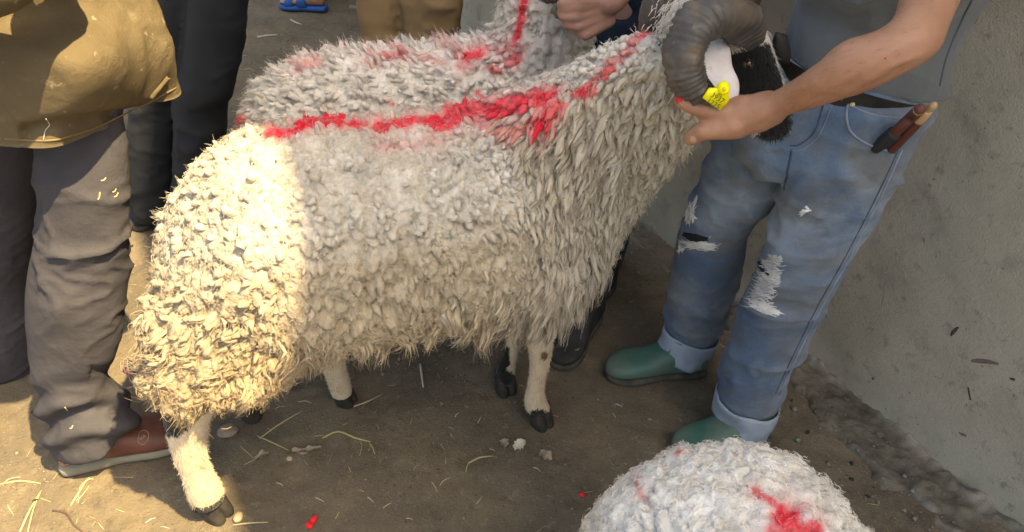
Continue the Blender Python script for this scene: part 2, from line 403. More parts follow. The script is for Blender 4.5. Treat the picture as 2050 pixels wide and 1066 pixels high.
def locks(name, parent, p, n, lay, L, w, blunt, bend, curl, colr, K=7, M=7, clump=None, pull=None, fuzz=6):
    """one joined part of wool locks: each a ridged, curved, tapering tuft; and loose fibres round them"""
    m = len(p)
    lay = lay - n * np.sum(lay * n, 1, keepdims=True) * 0.6; lay = nrm(lay)
    side = nrm(np.cross(n, lay + 1e-3))
    t = np.linspace(0, 1, K)[None, :, None]
    tip_dir = nrm(n * (1 - bend[:, None]) + lay * bend[:, None])
    ctrl = p + n * (L * 0.45 * (1 - 0.5 * bend))[:, None]
    tip = ctrl + tip_dir * (L * 0.75)[:, None]
    tip = tip + rng.standard_normal((m, 3)) * 0.002
    if clump is not None:                          # neighbouring tips draw together into staples with gaps between
        cid, edge = clump
        dv = tip[cid] - tip; dl = np.linalg.norm(dv, axis=1, keepdims=True)
        tip = tip + dv * pull[:, None] * rng.uniform(0.7, 1.0, (m, 1))
        ctrl = ctrl + (ctrl[cid] - ctrl) * 0.4 * pull[:, None]
    root = p - n * (w * 0.8)[:, None]
    Cn = (1 - t) ** 2 * root[:, None] + 2 * t * (1 - t) * ctrl[:, None] + t ** 2 * tip[:, None]
    ph = rng.uniform(0, 6.28, (m, 1, 1)); om = rng.uniform(4, 9, (m, 1, 1)) * (0.5 + L[:, None, None] / 0.06)
    if clump is not None:
        ph = ph[clump[0]] + rng.normal(0, .5, (m, 1, 1)); om = om[clump[0]]
    amp = (curl * w)[:, None, None] * t
    Cn = Cn + amp * (np.cos(om * t + ph) * side[:, None] + np.sin(om * t + ph) * 0.7 * n[:, None])
    Tn = nrm(np.gradient(Cn, axis=1)); s1 = nrm(side[:, None] - Tn * np.sum(side[:, None] * Tn, -1, keepdims=True)); s2 = np.cross(Tn, s1)
    point = (0.8 + 0.55 * t) * (1 - t ** 1.6) ** 0.85; dome = (0.85 + 0.3 * t) * np.sqrt(np.clip(1 - t ** 4, 0, 1))
    rad = w[:, None, None] * (point * (1 - blunt[:, None, None]) + dome * blunt[:, None, None])
    th = np.linspace(0, 2 * np.pi, M, endpoint=False)[None, None, :]
    tw = rng.uniform(-3, 3, (m, 1, 1)); k = rng.integers(2, 4, (m, 1, 1))
    rr = rad * (1 + 0.20 * np.cos(k * th + tw * t * 2 + ph) + 0.22 * rng.standard_normal((m, K, M)) * np.minimum(1, t * 2))
    asp = rng.uniform(0.65, 1.0, (m, 1, 1))
    V = Cn[:, :-1, None] + s1[:, :-1, None] * (rr * np.cos(th))[:, :-1, :, None] + s2[:, :-1, None] * (rr * asp * np.sin(th))[:, :-1, :, None]
    nv = (K - 1) * M + 1
    V = np.concatenate([V.reshape(m, -1, 3), Cn[:, -1:]], 1)
    q0 = grid_faces(K - 1, M); t0 = np.array([[(K - 2) * M + j, (K - 2) * M + (j + 1) % M, nv - 1] for j in range(M)])
    off = (np.arange(m) * nv)[:, None, None]
    Cc = np.repeat(colr[:, None], nv, 1) * rng.uniform(0.92, 1.06, (m, 1, 1))
    o = mobj(name, V.reshape(-1, 3), (q0[None] + off).reshape(-1, 4), (t0[None] + off).reshape(-1, 3), M_wool, parent, col=np.clip(Cc, 0, 0.95).reshape(-1, 3))
    o['kind'] = 'stuff'
    if fuzz:
        ns = fuzz; k2 = 6; ii = np.repeat(np.arange(m), ns); S = len(ii)
        tt = np.linspace(0.15, 1, k2)[None, :, None]
        Cf = (1 - tt) ** 2 * root[ii, None] + 2 * tt * (1 - tt) * ctrl[ii, None] + tt ** 2 * tip[ii, None]
        o2, f2 = ph[ii], om[ii]
        Cf = Cf + (curl * w)[ii][:, None, None] * tt * (np.cos(f2 * tt + o2) * side[ii, None] + np.sin(f2 * tt + o2) * 0.7 * n[ii, None])
        a = rng.uniform(0, 6.28, (S, 1, 1)); rw = w[ii][:, None, None] * rng.uniform(0.8, 1.25, (S, 1, 1))
        Cf = Cf + rw * (1 - 0.3 * tt) * (np.cos(a + 2 * tt) * side[ii, None] + np.sin(a + 2 * tt) * (n[ii, None] * 0.6 + 0.2 * lay[ii, None]))
        Cf = Cf + rng.standard_normal((S, 1, 3)) * 0.006 * tt ** 2 + rng.standard_normal((S, k2, 3)) * 0.0022
        hair(name.replace('fleece', 'loose_fibres'), parent, Cf, 0.00060, colr[ii] * rng.uniform(.85, 1.2, (S, 1)))
    return o
def hair(name, parent, Cf, rad, colr):
    S, k2 = Cf.shape[:2]
    hc = bpy.data.hair_curves.new(name); hc.add_curves([k2] * S)
    hc.attributes['position'].data.foreach_set('vector', (Cf - base_of(parent)).reshape(-1).astype(np.float32))
    ra = hc.attributes.get('radius') or hc.attributes.new('radius', 'FLOAT', 'POINT')
    ra.data.foreach_set('value', np.tile(rad * np.linspace(1.1, 0.3, k2), S).astype(np.float32))
    ca = hc.attributes.new('Col', 'FLOAT_COLOR', 'POINT')
    c4 = np.ones((S, k2, 4), np.float32); c4[..., :3] = colr[:, None]; ca.data.foreach_set('color', c4.ravel())
    hc.materials.append(M_fibre)
    o = bpy.data.objects.new(name, hc); link(o, parent); o['kind'] = 'stuff'
    return o
def cushion(name, parent, core, vox, size, amp, sag, colr, nfuzz, flen=.016, seed=0, zs=1.0):
    """matted fleece: a continuous surface swelling into uneven cushions with creases between, and loose fibres over it.
    size / amp / sag / colr are functions of (points, normals)"""
    V, Q, T, Nn = remesh(core, vox, 3); V = V + Nn * .004
    c0, n0 = sample_surface(V, Q, T, Nn, 40000); sz = size(c0, n0); zk = np.array([1, 1, zs]); c0 = c0 * zk; k = thin(c0, sz); c0, sz = c0[k], sz[k]
    kd = KDTree(len(c0))
    for i, v in enumerate(c0): kd.insert(v, i)
    kd.balance()
    wv = V + .007 * np.stack([fbm(V, 75, 2, seed + 1), fbm(V, 75, 2, seed + 2), fbm(V, 75, 2, seed + 3)], -1) + .012 * np.stack([fbm(V, 26, 2, seed + 11), fbm(V, 26, 2, seed + 12), fbm(V, 26, 2, seed + 13)], -1)
    ci = np.empty(len(V), int); e = np.empty(len(V))
    for i in range(len(V)):
        r = kd.find_n(wv[i] * zk, 2); ci[i] = r[0][1]; e[i] = r[1][2] - r[0][2]
    e = np.clip(e / (sz[ci] * .55), 0, 1); bump = np.sin(e * np.pi / 2) ** .72
    merge = np.clip(.35 + 1.3 * fbm(wv, 38, 2, seed + 15), 0, .9); bump = 1 - (1 - bump) * (1 - merge)      # some creases close up
    hc = rng.uniform(.5, 1.2, len(c0)); a = amp(V, Nn)
    big = 1 - np.abs(fbm(V * np.array([1, 1, .6]), 17, 3, seed + 17)) * 2; fib = 1 - 2 * np.abs(fbm(V * np.array([1, 1, .4]) + wv * .3, 190, 2, seed + 19))
    d = a * (.35 + .65 * hc[ci]) * bump - a * .7 * np.clip(big - .72, 0, 1) * 3.5 + a * .16 * fib + a * .25 * fbm(V, 110, 2, seed + 5) + a * .12 * vn(V, 330, seed + 7)
    W = V + Nn * d[:, None]; W[:, 2] -= d * sag(V, Nn)
    cc = colr(V, Nn) * rng.uniform(.93, 1.05, (len(c0), 1))[ci]
    cc = cc * (1 + .07 * fbm(V, 60, 2, seed + 9))[:, None]
    o = mobj(name, W, Q, T, M_wool, parent, col=np.clip(cc, 0, .95)); o['kind'] = 'stuff'
    # loose crimped fibres
    idx = rng.integers(0, len(W), nfuzz); b = W[idx] + rng.standard_normal((nfuzz, 3)) * .0015; nn_ = Nn[idx]
    dn = nrm(np.cross(nn_, rng.standard_normal((nfuzz, 3)))); dn = nrm(dn + np.array([0, 0, -.5]) * (1 - np.abs(nn_[:, 2:3]))); sd = np.cross(nn_, dn)
    t = np.linspace(0, 1, 7)[None, :, None]; L_ = flen * rng.uniform(.4, 1.3, (nfuzz, 1, 1)); ph = rng.uniform(0, 6.28, (nfuzz, 1, 1))
    Cf = b[:, None] + L_ * (dn[:, None] * t * .8 + nn_[:, None] * (.42 * t - .30 * t * t)) + .0022 * t * (np.sin(9 * t + ph) * sd[:, None] + np.cos(9 * t + ph) * nn_[:, None] * .6)
    hair('loose_fibres', parent, Cf, .00042, cc[idx] * rng.uniform(.9, 1.2, (nfuzz, 1)))
    return o
RED = np.array([0.80, 0.015, 0.05])
def paint(colr, P, marks, seed=5):
    """dye: (pixel polyline, half width, strength, halo) projected on to the fleece where it stands"""
    q = pix(P); k = np.zeros(len(P))
    wob = fbm(np.column_stack([q, q[:, 0] * 0]), 1 / 28, 3, seed)
    for pts, hw, st, halo in marks:
        d = seg_dist(q, pts)
        core = np.clip((hw * (1.35 + 0.8 * wob) - d) / (hw * 0.9) + 0.4, 0, 1)
        soft = np.exp(-(d / (hw + halo)) ** 2) * 0.42 * np.clip(0.8 + 1.6 * wob, 0, 1.2)
        k = np.maximum(k, st * np.clip(core * np.clip(0.95 + .15 * rng.standard_normal(len(P)), 0.5, 1), 0, 1)); k = np.maximum(k, soft * st)
    return colr * (1 - k[:, None]) + RED * k[:, None]
class Frame:
    def __init__(s, o, yaw, sc=1.0): 
        s.o = np.array(o, float); a = math.radians(yaw); s.e1 = np.array([math.cos(a), math.sin(a), 0]); s.e2 = np.array([-math.sin(a), math.cos(a), 0]); s.e3 = np.array([0, 0, 1.]); s.sc = sc
    def __call__(s, x, y, z): return s.o + s.sc * (s.e1 * x + s.e2 * y + s.e3 * z)
    def loc(s, P): d = (np.asarray(P) - s.o) / s.sc; return np.stack([d @ s.e1, d @ s.e2, d @ s.e3], -1)
    def dirs(s, d): return s.e1 * d[0] + s.e2 * d[1] + s.e3 * d[2]
def trunk(F, rings, geo, N=32):
    """rings of (x, y, z, half height, half width, tilt degrees)"""
    C, U, W = [], [], []
    for x, y, z, hz, wy, ti in rings:
        a = math.radians(ti); C.append(F(x, y, z)); U.append(F.sc * wy * F.e2); W.append(F.sc * hz * (F.e3 * math.cos(a) - F.e1 * math.sin(a)))
    return loft(np.array(C), np.array(U), np.array(W), N, 4, geo=geo)
# ------------------------------------------------------------------ sheep
M_hide = surf('short_hair', (1, 1, 1), (0.82, 0.78, 0.72), 60, rough=0.9, bump=((500, 0.35), (120, 0.2)), bdist=0.002, spec=0.15, sheen=0.2, attr=True, stretch=(1, 1, 0.25))
M_hoof = surf('dark_hoof', (0.014, 0.013, 0.012), (0.045, 0.04, 0.036), 60, rough=0.6, bump=((300, 0.3),), bdist=0.002)
M_horn = surf('horn', (0.045, 0.040, 0.038), (0.105, 0.093, 0.086), 26, layers=((30, 0.52, 0.70, (0.17, 0.115, 0.06), 0.6), (60, 0.62, 0.74, (0.22, 0.20, 0.17), 0.5)), rough=0.5, bump=((160, 0.35),), bdist=0.002)
M_black_hair = surf('black_hair', (0.010, 0.010, 0.011), (0.024, 0.023, 0.023), 60, rough=0.7, bump=((500, 0.3),), bdist=0.002, spec=0.2)
M_eye = surf('eye', (0.012, 0.009, 0.006), (0.025, 0.016, 0.009), 50, rough=0.12, bump=(), spec=0.6)
def hoof(parent, A, f, sc=1.0):
    f = nrm(np.array([f[0], f[1], 0.])); sd = np.array([-f[1], f[0], 0]); g = Geo(); A = np.array(A, float)
    for s in (-1, 1):
        C, U, W = [], [], []
        for z, sh, u, w in ((0.066, 0, .020, .016), (0.045, .003, .024, .0165), (0.02, .008, .028, .017), (0.004, .010, .030, .0165), (-0.003, .010, .029, .016)):
            C.append(np.array([A[0], A[1], 0]) + f * sh * sc + sd * s * .0125 * sc + np.array([0, 0, z * sc])); U.append(f * u * sc); W.append(sd * w * sc)
        loft(np.array(C), np.array(U), np.array(W), 14, 2, geo=g, expo=2.3)
    return g.obj('hoof', M_hoof, parent)
def hide_hair(parent, V, Q, T, Nn, mask_fn, n, L, lay):
    p, nn = sample_surface(V, Q, T, Nn, n); k = mask_fn(p); p, nn = p[k], nn[k]
    d = nrm(nn * 0.7 + np.array(lay)); t = np.linspace(0, 1, 4)[None, :, None]
    ll = L * rng.uniform(0.5, 1.2, (len(p), 1, 1))
    return p, p[:, None] + d[:, None] * ll * t + rng.standard_normal((len(p), 1, 3)) * L * 0.25 * t ** 2 + np.array([0, 0, -0.3]) * ll * t ** 2

# ---- the big horned ram across the middle
FA = Frame((-0.26, 1.14, 0), 14)
ram = thing('ram', 'large horned ram with shaggy cream fleece, black face and a red dye stripe', 'sheep', FA.o)
core = Geo()
trunk(FA, [(-.38, 0, .56, .05, .05, 0), (-.37, 0, .565, .12, .115, 0), (-.335, 0, .578, .165, .16, 0), (-.27, 0, .615, .192, .183, 0), (-.18, 0, .640, .200, .192, 0), (0, 0, .648, .189, .193, 0),
           (.18, 0, .645, .190, .183, 0), (.27, 0, .65, .200, .158, 6), (.325, -.01, .675, .21, .135, 22), (.37, -.04, .755, .168, .105, 36), (.412, -.085, .84, .125, .085, 42), (.458, -.135, .925, .098, .072, 42), (.492, -.165, .982, .068, .056, 42)], core)
for s, x0 in ((-1, 0), (1, .03)):                    # thighs and shoulders
    loft(np.array([FA(-.27 + x0, s * .10, .62), FA(-.305 + x0, s * .125, .50), FA(-.33 + x0, s * .125, .46), FA(-.352 + x0, s * .12, .43)]),
         np.array([FA.e1 * r for r in (.13, .13, .10, .062)]), np.array([FA.e2 * r for r in (.08, .075, .06, .04)]), 24, 4, geo=core)
    loft(np.array([FA(.28, s * .09, .60), FA(.30, s * .085, .53), FA(.315, s * .075, .47)]), np.array([FA.e1 * r for r in (.11, .085, .05)]), np.array([FA.e2 * r for r in (.08, .06, .035)]), 24, 4, geo=core)
loft(np.array([FA(-.325, .0, .66), FA(-.35, .0, .57), FA(-.355, .01, .48), FA(-.35, .01, .43)]), np.array([FA.e1 * r for r in (.05, .045, .04, .02)]), np.array([FA.e2 * r for r in (.06, .075, .07, .04)]), 20, 4, geo=core)   # tail
Vc, Qc, Tc, Nc = remesh(core, 0.012, 4)
# bare legs, head and the hidden trunk: one body
HY = 1.06
bodyg = Geo(); bodyg.add(*core.arr())
legs_near_hind = [(330, 755, 480, 765, .925, .75), (322, 805, 435, 822, .915, .7), (330, 850, 420, 848, .91, .75), (346, 905, 415, 895, .91, .8), (364, 950, 421, 940, .91, .85), (378, 990, 440, 975, .91, .85), (392, 1012, 450, 1000, .91, .8)]
legs_near_front = [(1042, 600, 1120, 590, 1.17, .8), (1050, 650, 1112, 645, 1.17, .8), (1056, 690, 1108, 690, 1.17, .85), (1060, 725, 1102, 725, 1.17, .85), (1056, 770, 1091, 768, 1.172, .9), (1049, 800, 1093, 798, 1.172, .85), (1054, 822, 1103, 818, 1.172, .8)]
legs_far_front = [(1022, 620, 1062, 625, 1.285, .9), (1018, 665, 1046, 670, 1.285, .9), (1008, 705, 1036, 710, 1.285, .95), (994, 735, 1032, 740, 1.285, .8), (990, 762, 1032, 765, 1.285, .8)]
legs_far_hind = [(605, 650, 690, 650, 1.235, .8), (622, 690, 690, 695, 1.235, .85), (642, 730, 692, 730, 1.235, .85), (656, 765, 700, 762, 1.235, .85), (664, 792, 706, 788, 1.235, .8)]
for r in (legs_near_hind, legs_near_front, legs_far_front, legs_far_hind): pxloft(r, 20, 4, geo=bodyg)
head_rows = [(1400, 18, 1500, 22, HY, .62), (1415, 60, 1530, 55, HY, .66), (1432, 110, 1548, 100, HY, .66), (1448, 160, 1564, 148, HY, .58), (1468, 210, 1577, 195, HY, .52), (1492, 248, 1584, 230, HY, .50), (1512, 272, 1584, 258, HY, .46), (1530, 284, 1572, 276, HY, .4)]
pxloft(head_rows, 28, 4, geo=bodyg, expo=2.2)
Vb, Qb, Tb, Nb = remesh(bodyg, 0.0065, 3)
q = pix(Vb); lz = FA.loc(Vb)
cb = np.tile(np.array([0.60, 0.50, 0.37]), (len(Vb), 1))
lowleg = np.clip((0.30 - Vb[:, 2]) / 0.2, 0, 1)[:, None]; cb = cb * (1 - lowleg) + np.array([0.52, 0.43, 0.32]) * lowleg
def ell(cx, cy, rx, ry, a=0):
    a = math.radians(a); dx, dy = q[:, 0] - cx, q[:, 1] - cy; u, v = dx * math.cos(a) + dy * math.sin(a), -dx * math.sin(a) + dy * math.cos(a)
    return (u / rx) ** 2 + (v / ry) ** 2 + 0.35 * fbm(Vb, 90, 2, 7)
BLK = np.array([0.011, 0.011, 0.012])
nose_edge = np.array([(1500, 0), (1535, 60), (1552, 105), (1568, 150), (1580, 200), (1586, 240)])
inhead = (lz[:, 0] > .47) & (q[:, 1] < 320) & (q[:, 0] > 1395)
xe = np.interp(q[:, 1], nose_edge[:, 1], nose_edge[:, 0])
black = inhead & (q[:, 0] > 1440) & (q[:, 1] > 62 + 12 * vn(Vb, 80, 3)) & ~((q[:, 0] > xe - 5) & (q[:, 1] < 190)) & ~(ell(1505, 262, 20, 12, -25) < 1) & ~(ell(1530, 62, 22, 26, 30) < 1)
black |= (ell(352, 838, 30, 40, 20) < 1) & (lz[:, 1] < 0.1)
black |= (ell(1000, 738, 17, 44, 20) < 1) & (lz[:, 1] > .02) | ((ell(1015, 768, 30, 22) < 1) & (lz[:, 1] > .02))
black |= (ell(1080, 838, 24, 18) < 1) & (lz[:, 2] < .09) | ((ell(425, 1015, 42, 24, -20) < 1.0) & (lz[:, 2] < .09))
cb[inhead] = (0.62, 0.60, 0.57); cb[black] = BLK
brown = (ell(1090, 712, 6, 10) < 1); cb[brown] = (0.14, 0.08, 0.05)
o = mobj('body', Vb, Qb, Tb, M_hide, ram, col=cb)
# hooves
hoof(ram, PZ(432, 1024), (.85, -.5)); hoof(ram, PZ(1080, 842), (.6, -.8), .92); hoof(ram, PZ(1010, 774), (.4, -.9), .95); hoof(ram, PZ(688, 802), (.9, -.3), .85)
# short hair on legs
pp, Cf = hide_hair(ram, Vb, Qb, Tb, Nb, lambda p: (p[:, 2] < 0.36) & (p[:, 2] > 0.05), 40000, 0.0055, (0, 0, -0.9))
def near_cols(Vs, cs, pts):
    kd = KDTree(len(Vs))
    for i, v in enumerate(Vs): kd.insert(v, i)
    kd.balance(); return np.array([cs[kd.find(x)[1]] for x in pts])
pf, Cff = hide_hair(ram, Vb, Qb, Tb, Nb, lambda p: (FA.loc(p)[:, 0] > .47) & (pix(p)[:, 0] > 1440) & (pix(p)[:, 1] < 300) & (p[:, 2] > .7), 90000, 0.006, (.3, 0, -0.9))
hair('face_hair', ram, Cff, 0.00035, near_cols(Vb, cb, pf))
hair('leg_hair', ram, Cf, 0.0005, near_cols(Vb, cb, pp))
# fleece
def zones(P, Nn_):
    l_ = FA.loc(P); nz = Nn_[:, 2]
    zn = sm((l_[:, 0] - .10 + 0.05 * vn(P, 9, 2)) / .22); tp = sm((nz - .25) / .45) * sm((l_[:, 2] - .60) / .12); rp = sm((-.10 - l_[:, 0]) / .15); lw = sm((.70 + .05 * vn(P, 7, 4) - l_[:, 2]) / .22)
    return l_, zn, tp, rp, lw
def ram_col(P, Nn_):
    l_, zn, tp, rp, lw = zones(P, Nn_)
    c_ = np.array([0.49, 0.415, 0.315]) + tp[:, None] * np.array([0.14, 0.165, 0.195]) + (lw * (1 - zn))[:, None] * np.array([0.02, -0.012, -0.045]) + zn[:, None] * np.array([0.04, 0.05, 0.06])  # upward wool paler and bluer: skylight put into its colour
    c_ = c_ + (sm((.45 - l_[:, 2]) / .1) * .8)[:, None] * np.array([0.04, 0.0, -0.05]) + rp[:, None] * (np.array([-0.12, -0.10, -0.072]) - tp[:, None] * np.array([.08, .085, .09]))  # rump darkened in colour to offset the sun's glare there
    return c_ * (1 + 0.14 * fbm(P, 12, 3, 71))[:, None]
marks = [([(710, 247), (758, 250)], 5, .75, 8), ([(535, 266), (600, 256), (655, 242), (715, 247)], 8, 1, 9), ([(755, 250), (820, 243), (880, 242)], 9, 1, 14), ([(870, 244), (950, 222), (1040, 200), (1100, 186)], 15, .95, 22), ([(1100, 190), (1118, 205)], 13, 1, 14),
         ([(1075, 235), (1105, 222)], 9, 1, 14), ([(960, 240), (1000, 255), (1080, 245)], 10, .5, 20), ([(1148, 186), (1180, 172)], 9, 1, 6), ([(1185, 155), (1208, 138)], 9, .85, 6), ([(1210, 130), (1250, 92)], 8, .5, 8), ([(1258, 80), (1302, 45)], 8, .8, 8),
         ([(880, 285), (760, 290)], 6, .25, 20), ([(1290, 185)], 5, .4, 5), ([(1255, 90), (1268, 95)], 4, .5, 4)]
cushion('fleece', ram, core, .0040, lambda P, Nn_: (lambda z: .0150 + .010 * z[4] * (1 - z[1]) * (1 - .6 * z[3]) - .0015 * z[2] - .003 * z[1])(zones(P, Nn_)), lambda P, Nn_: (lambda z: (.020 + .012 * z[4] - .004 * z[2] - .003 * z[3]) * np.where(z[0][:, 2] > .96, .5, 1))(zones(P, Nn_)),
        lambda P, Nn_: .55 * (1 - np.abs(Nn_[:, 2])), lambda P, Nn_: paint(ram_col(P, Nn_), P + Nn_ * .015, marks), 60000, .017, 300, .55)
p, n = sample_surface(Vc, Qc, Tc, Nc, 60000); l, zone_neck, top, rump, low = zones(p, n); nl = np.stack([n @ FA.e1, n @ FA.e2, n[:, 2]], -1)
far = (nl[:, 1] > 0.35) & (nl[:, 2] < 0.55); under = nl[:, 2] < -0.75
hang = sm((.58 + .06 * vn(p, 9, 14) - l[:, 2]) / .12); keepp = np.clip(np.maximum(np.maximum(hang, low * .28) * 1.1, zone_neck * (1 - .75 * top) * 1.2), .02, 1); sel = rng.random(len(p)) < keepp
p, n, l, nl, zone_neck, top, rump, low, far, under = [x_[sel] for x_ in (p, n, l, nl, zone_neck, top, rump, low, far, under)]
spac = 0.0092 + 0.0004 * top - 0.0004 * rump; spac = np.where(far | under, spac * 1.7, spac)
kk = thin(p, spac); p, n, l, nl = p[kk], n[kk], l[kk], nl[kk]; zone_neck, top, rump, low, far = zone_neck[kk], top[kk], rump[kk], low[kk], far[kk]
m = len(p); u = rng.random(m)
L = 0.024 + 0.030 * low * (1 - .35 * rump) + 0.026 * zone_neck * (1 - top) - 0.002 * top
L *= 0.9 + 0.2 * u + .3 * (u - .5) * np.maximum(low, zone_neck); L = np.where((l[:, 0] > .44) | ((l[:, 2] > .93)), L * .6, L)
flank = (1 - top) * (1 - zone_neck) * (1 - rump)
w = (0.0068 + 0.0008 * top - 0.0019 * low * (1 - zone_neck) - 0.0010 * zone_neck - .0012 * rump * low) * (0.65 + 0.7 * rng.random(m))
blunt = np.clip(0.6 + 0.45 * top + 0.3 * rump - 0.45 * low - 0.35 * zone_neck + 0.2 * rng.standard_normal(m), 0, 1)
bend = np.clip(0.50 + 0.40 * low + 0.36 * zone_neck - 0.15 * top - 0.1 * rump * (1 - low) + 0.10 * rng.standard_normal(m), 0.05, 0.95)
curl = np.clip(0.5 + 1.5 * low * (1 - .8 * zone_neck) + 0.5 * rump + 0.35 * rng.standard_normal(m), 0, 2.6) * (1 - 0.7 * top)
lay = np.array([0, 0, -1.0]) - FA.e1 * 0.15 + 0.5 * np.stack([fbm(p, 8, 2, 61), fbm(p, 8, 2, 62), 0.4 * fbm(p, 8, 2, 63)], -1) * (1 - .6 * zone_neck)[:, None] + 0.10 * rng.standard_normal((m, 3)) - FA.e2 * (0.12 * zone_neck)[:, None]
csz = 0.018 - 0.004 * zone_neck + 0.013 * low * (1 - zone_neck) * (1 - .5 * rump) - 0.003 * top
cid, edge = staples(p, csz); hi = 0.66 - .22 * low + (0.34 + .22 * low) * sm(edge / 0.45)
lay = lay[cid] * 0.75 + lay * 0.25 + 0.35 * rng.standard_normal((m, 3))[cid] * (1 - 0.75 * zone_neck)[:, None]
L = L * hi * (0.88 + 0.24 * rng.random(m) + 0.25 * low * (rng.random(m) - .5))[cid]; w = w * (0.8 + 0.25 * hi)
pull = np.clip(0.15 + 0.5 * zone_neck * (1 - top) + 0.45 * low - 0.1 * top, 0.05, 0.82)
p = p + n * (.013 * np.maximum(low, zone_neck))[:, None]; L = L * (1.1 + .35 * low)
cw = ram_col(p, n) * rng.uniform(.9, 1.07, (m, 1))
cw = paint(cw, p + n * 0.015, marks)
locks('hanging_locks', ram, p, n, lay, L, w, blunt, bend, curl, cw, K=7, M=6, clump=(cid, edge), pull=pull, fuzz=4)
# straw caught in the wool
g = Geo(); pick = rng.choice(np.where((l[:, 1] < .1) & (l[:, 2] > .45))[0], 70, replace=False)
for i in pick:
    d = nrm(np.cross(n[i], rng.standard_normal(3))); c0 = p[i] + n[i] * (L[i] * .75); ll = rng.uniform(.004, .014)
    tube([c0 - d * ll, c0 + n[i] * .002, c0 + d * ll], [.0005, .0008, .0004], 5, 1, geo=g)
o = g.obj('caught_straw', surf('caught_straw', (.36, .28, .13), (.22, .15, .07), 60, rough=.9, bump=()), ram); o['kind'] = 'stuff'
# horns
def horn(parent, pts, rads, ridges=40, label=None):
    P = np.array(pts, float)
    def d(V, a, th): 
        rr = np.interp(a, np.linspace(0, 1, len(rads)), rads)
        return rr * (0.045 * np.sin(a * ridges * 6.28 + 0.6 * np.sin(th) + 1.5 * np.sin(a * 31)) * (1 + np.sin(a * 23)) + 0.008 * np.sin(a * ridges * 17) - 0.10 * np.cos(th * 3 + 0.4)) + 0.0022 * vn(V, 160, 4) + .002 * vn(V, 60, 6)
    g = tube(P, rads, 28, 14, flat=0.9, up=(0.1, -1, 0.1), disp=d)
    return g.obj('horn', M_horn, parent)
pxm = 1.28 / FPX
hp = [(1492, 72, 1.005), (1478, 40, 0.985), (1440, 30, 0.96), (1395, 52, 0.94), (1373, 100, 0.925), (1374, 145, 0.915), (1396, 184, 0.91), (1440, 204, 0.915), (1490, 204, 0.935), (1528, 192, 0.96)]
horn(ram, [PY(x, y, wy) for x, y, wy in hp], [r * pxm * .92 for r in (34, 38, 38, 36, 34, 32, 27, 19, 11, 2.5)])
# far horn: the same coil mirrored across the head
hc = np.array([PY(1455, 80, HY)])[0]
hp2 = [PY(x, y, wy) for x, y, wy in [(1485, 45, 1.105), (1455, 5, 1.12), (1405, -12, 1.14), (1345, -2, 1.17), (1312, 40, 1.2), (1318, 95, 1.21), (1350, 140, 1.215), (1400, 165, 1.21), (1450, 160, 1.19), (1490, 145, 1.17)]]
horn(ram, hp2, [r * pxm for r in (32, 36, 36, 34, 32, 30, 26, 19, 11, 2.5)])
# ears: a folded leaf hanging in the loop of the horn
M_ear = surf('ear_skin', (0.50, 0.45, 0.45), (0.66, 0.62, 0.62), 30, layers=((60, 0.6, 0.7, (.38, .3, .29), .5),), rough=0.8, bump=((300, 0.3),), bdist=0.0015, sss=0.1)
def ear(parent, rows, cup, mat=None):
    """rows of (xl, yl, xr, yr, world_y): a cupped blade with thickness"""
    g = Geo(); R = cr(np.array([np.concatenate([PY(a, b, wy), PY(c, d, wy)]) for a, b, c, d, wy in rows]), 4); A, B = R[:, :3], R[:, 3:]
    k = np.linspace(0, 1, 9)
    mid = A[:, None] * (1 - k)[None, :, None] + B[:, None] * k[None, :, None]
    wd = np.linalg.norm(B - A, axis=1)[:, None]
    off = np.array([0, -1, 0.25]) * (wd * cup * np.sin(k * np.pi)[None, :])[..., None]
    fr = mid + off; bk = mid + off * 0.6 + np.array([0, 0.004, 0])
    rr = len(A); g.add(fr.reshape(-1, 3), grid_faces(rr, 9, False)); g.add(bk.reshape(-1, 3), grid_faces(rr, 9, False)[:, ::-1])
    n0 = rr * 9
    e = [[i * 9, (i + 1) * 9, n0 + (i + 1) * 9, n0 + i * 9] for i in range(rr - 1)] + [[i * 9 + 8, n0 + i * 9 + 8, n0 + (i + 1) * 9 + 8, (i + 1) * 9 + 8] for i in range(rr - 1)]
    e += [[(rr - 1) * 9 + j, (rr - 1) * 9 + j + 1, n0 + (rr - 1) * 9 + j + 1, n0 + (rr - 1) * 9 + j] for j in range(8)]
    V, Q, T = g.arr()
    return mobj('ear', V, np.vstack([Q, e]), None, mat or M_ear, parent)
er = ear(ram, [(1428, 72, 1452, 82, 0.99), (1405, 98, 1462, 100, 0.965), (1400, 128, 1466, 132, 0.94), (1405, 158, 1478, 160, 0.92), (1428, 185, 1480, 182, 0.905), (1450, 208, 1474, 208, 0.9), (1460, 220, 1466, 220, 0.9)], 0.14)
tube([PY(1410, 150, 0.928), PY(1420, 170, 0.905), PY(1432, 190, 0.895), PY(1450, 215, 0.892)], [.002, .008, .009, .005], 8, 4, flat=.5, up=(0, -1, 0)).obj('dark_fold', M_black_hair, er)
ear(ram, [(1500, 60, 1520, 55, 1.14), (1510, 85, 1545, 70, 1.18), (1520, 110, 1550, 95, 1.21), (1530, 125, 1540, 120, 1.22)], 0.2)
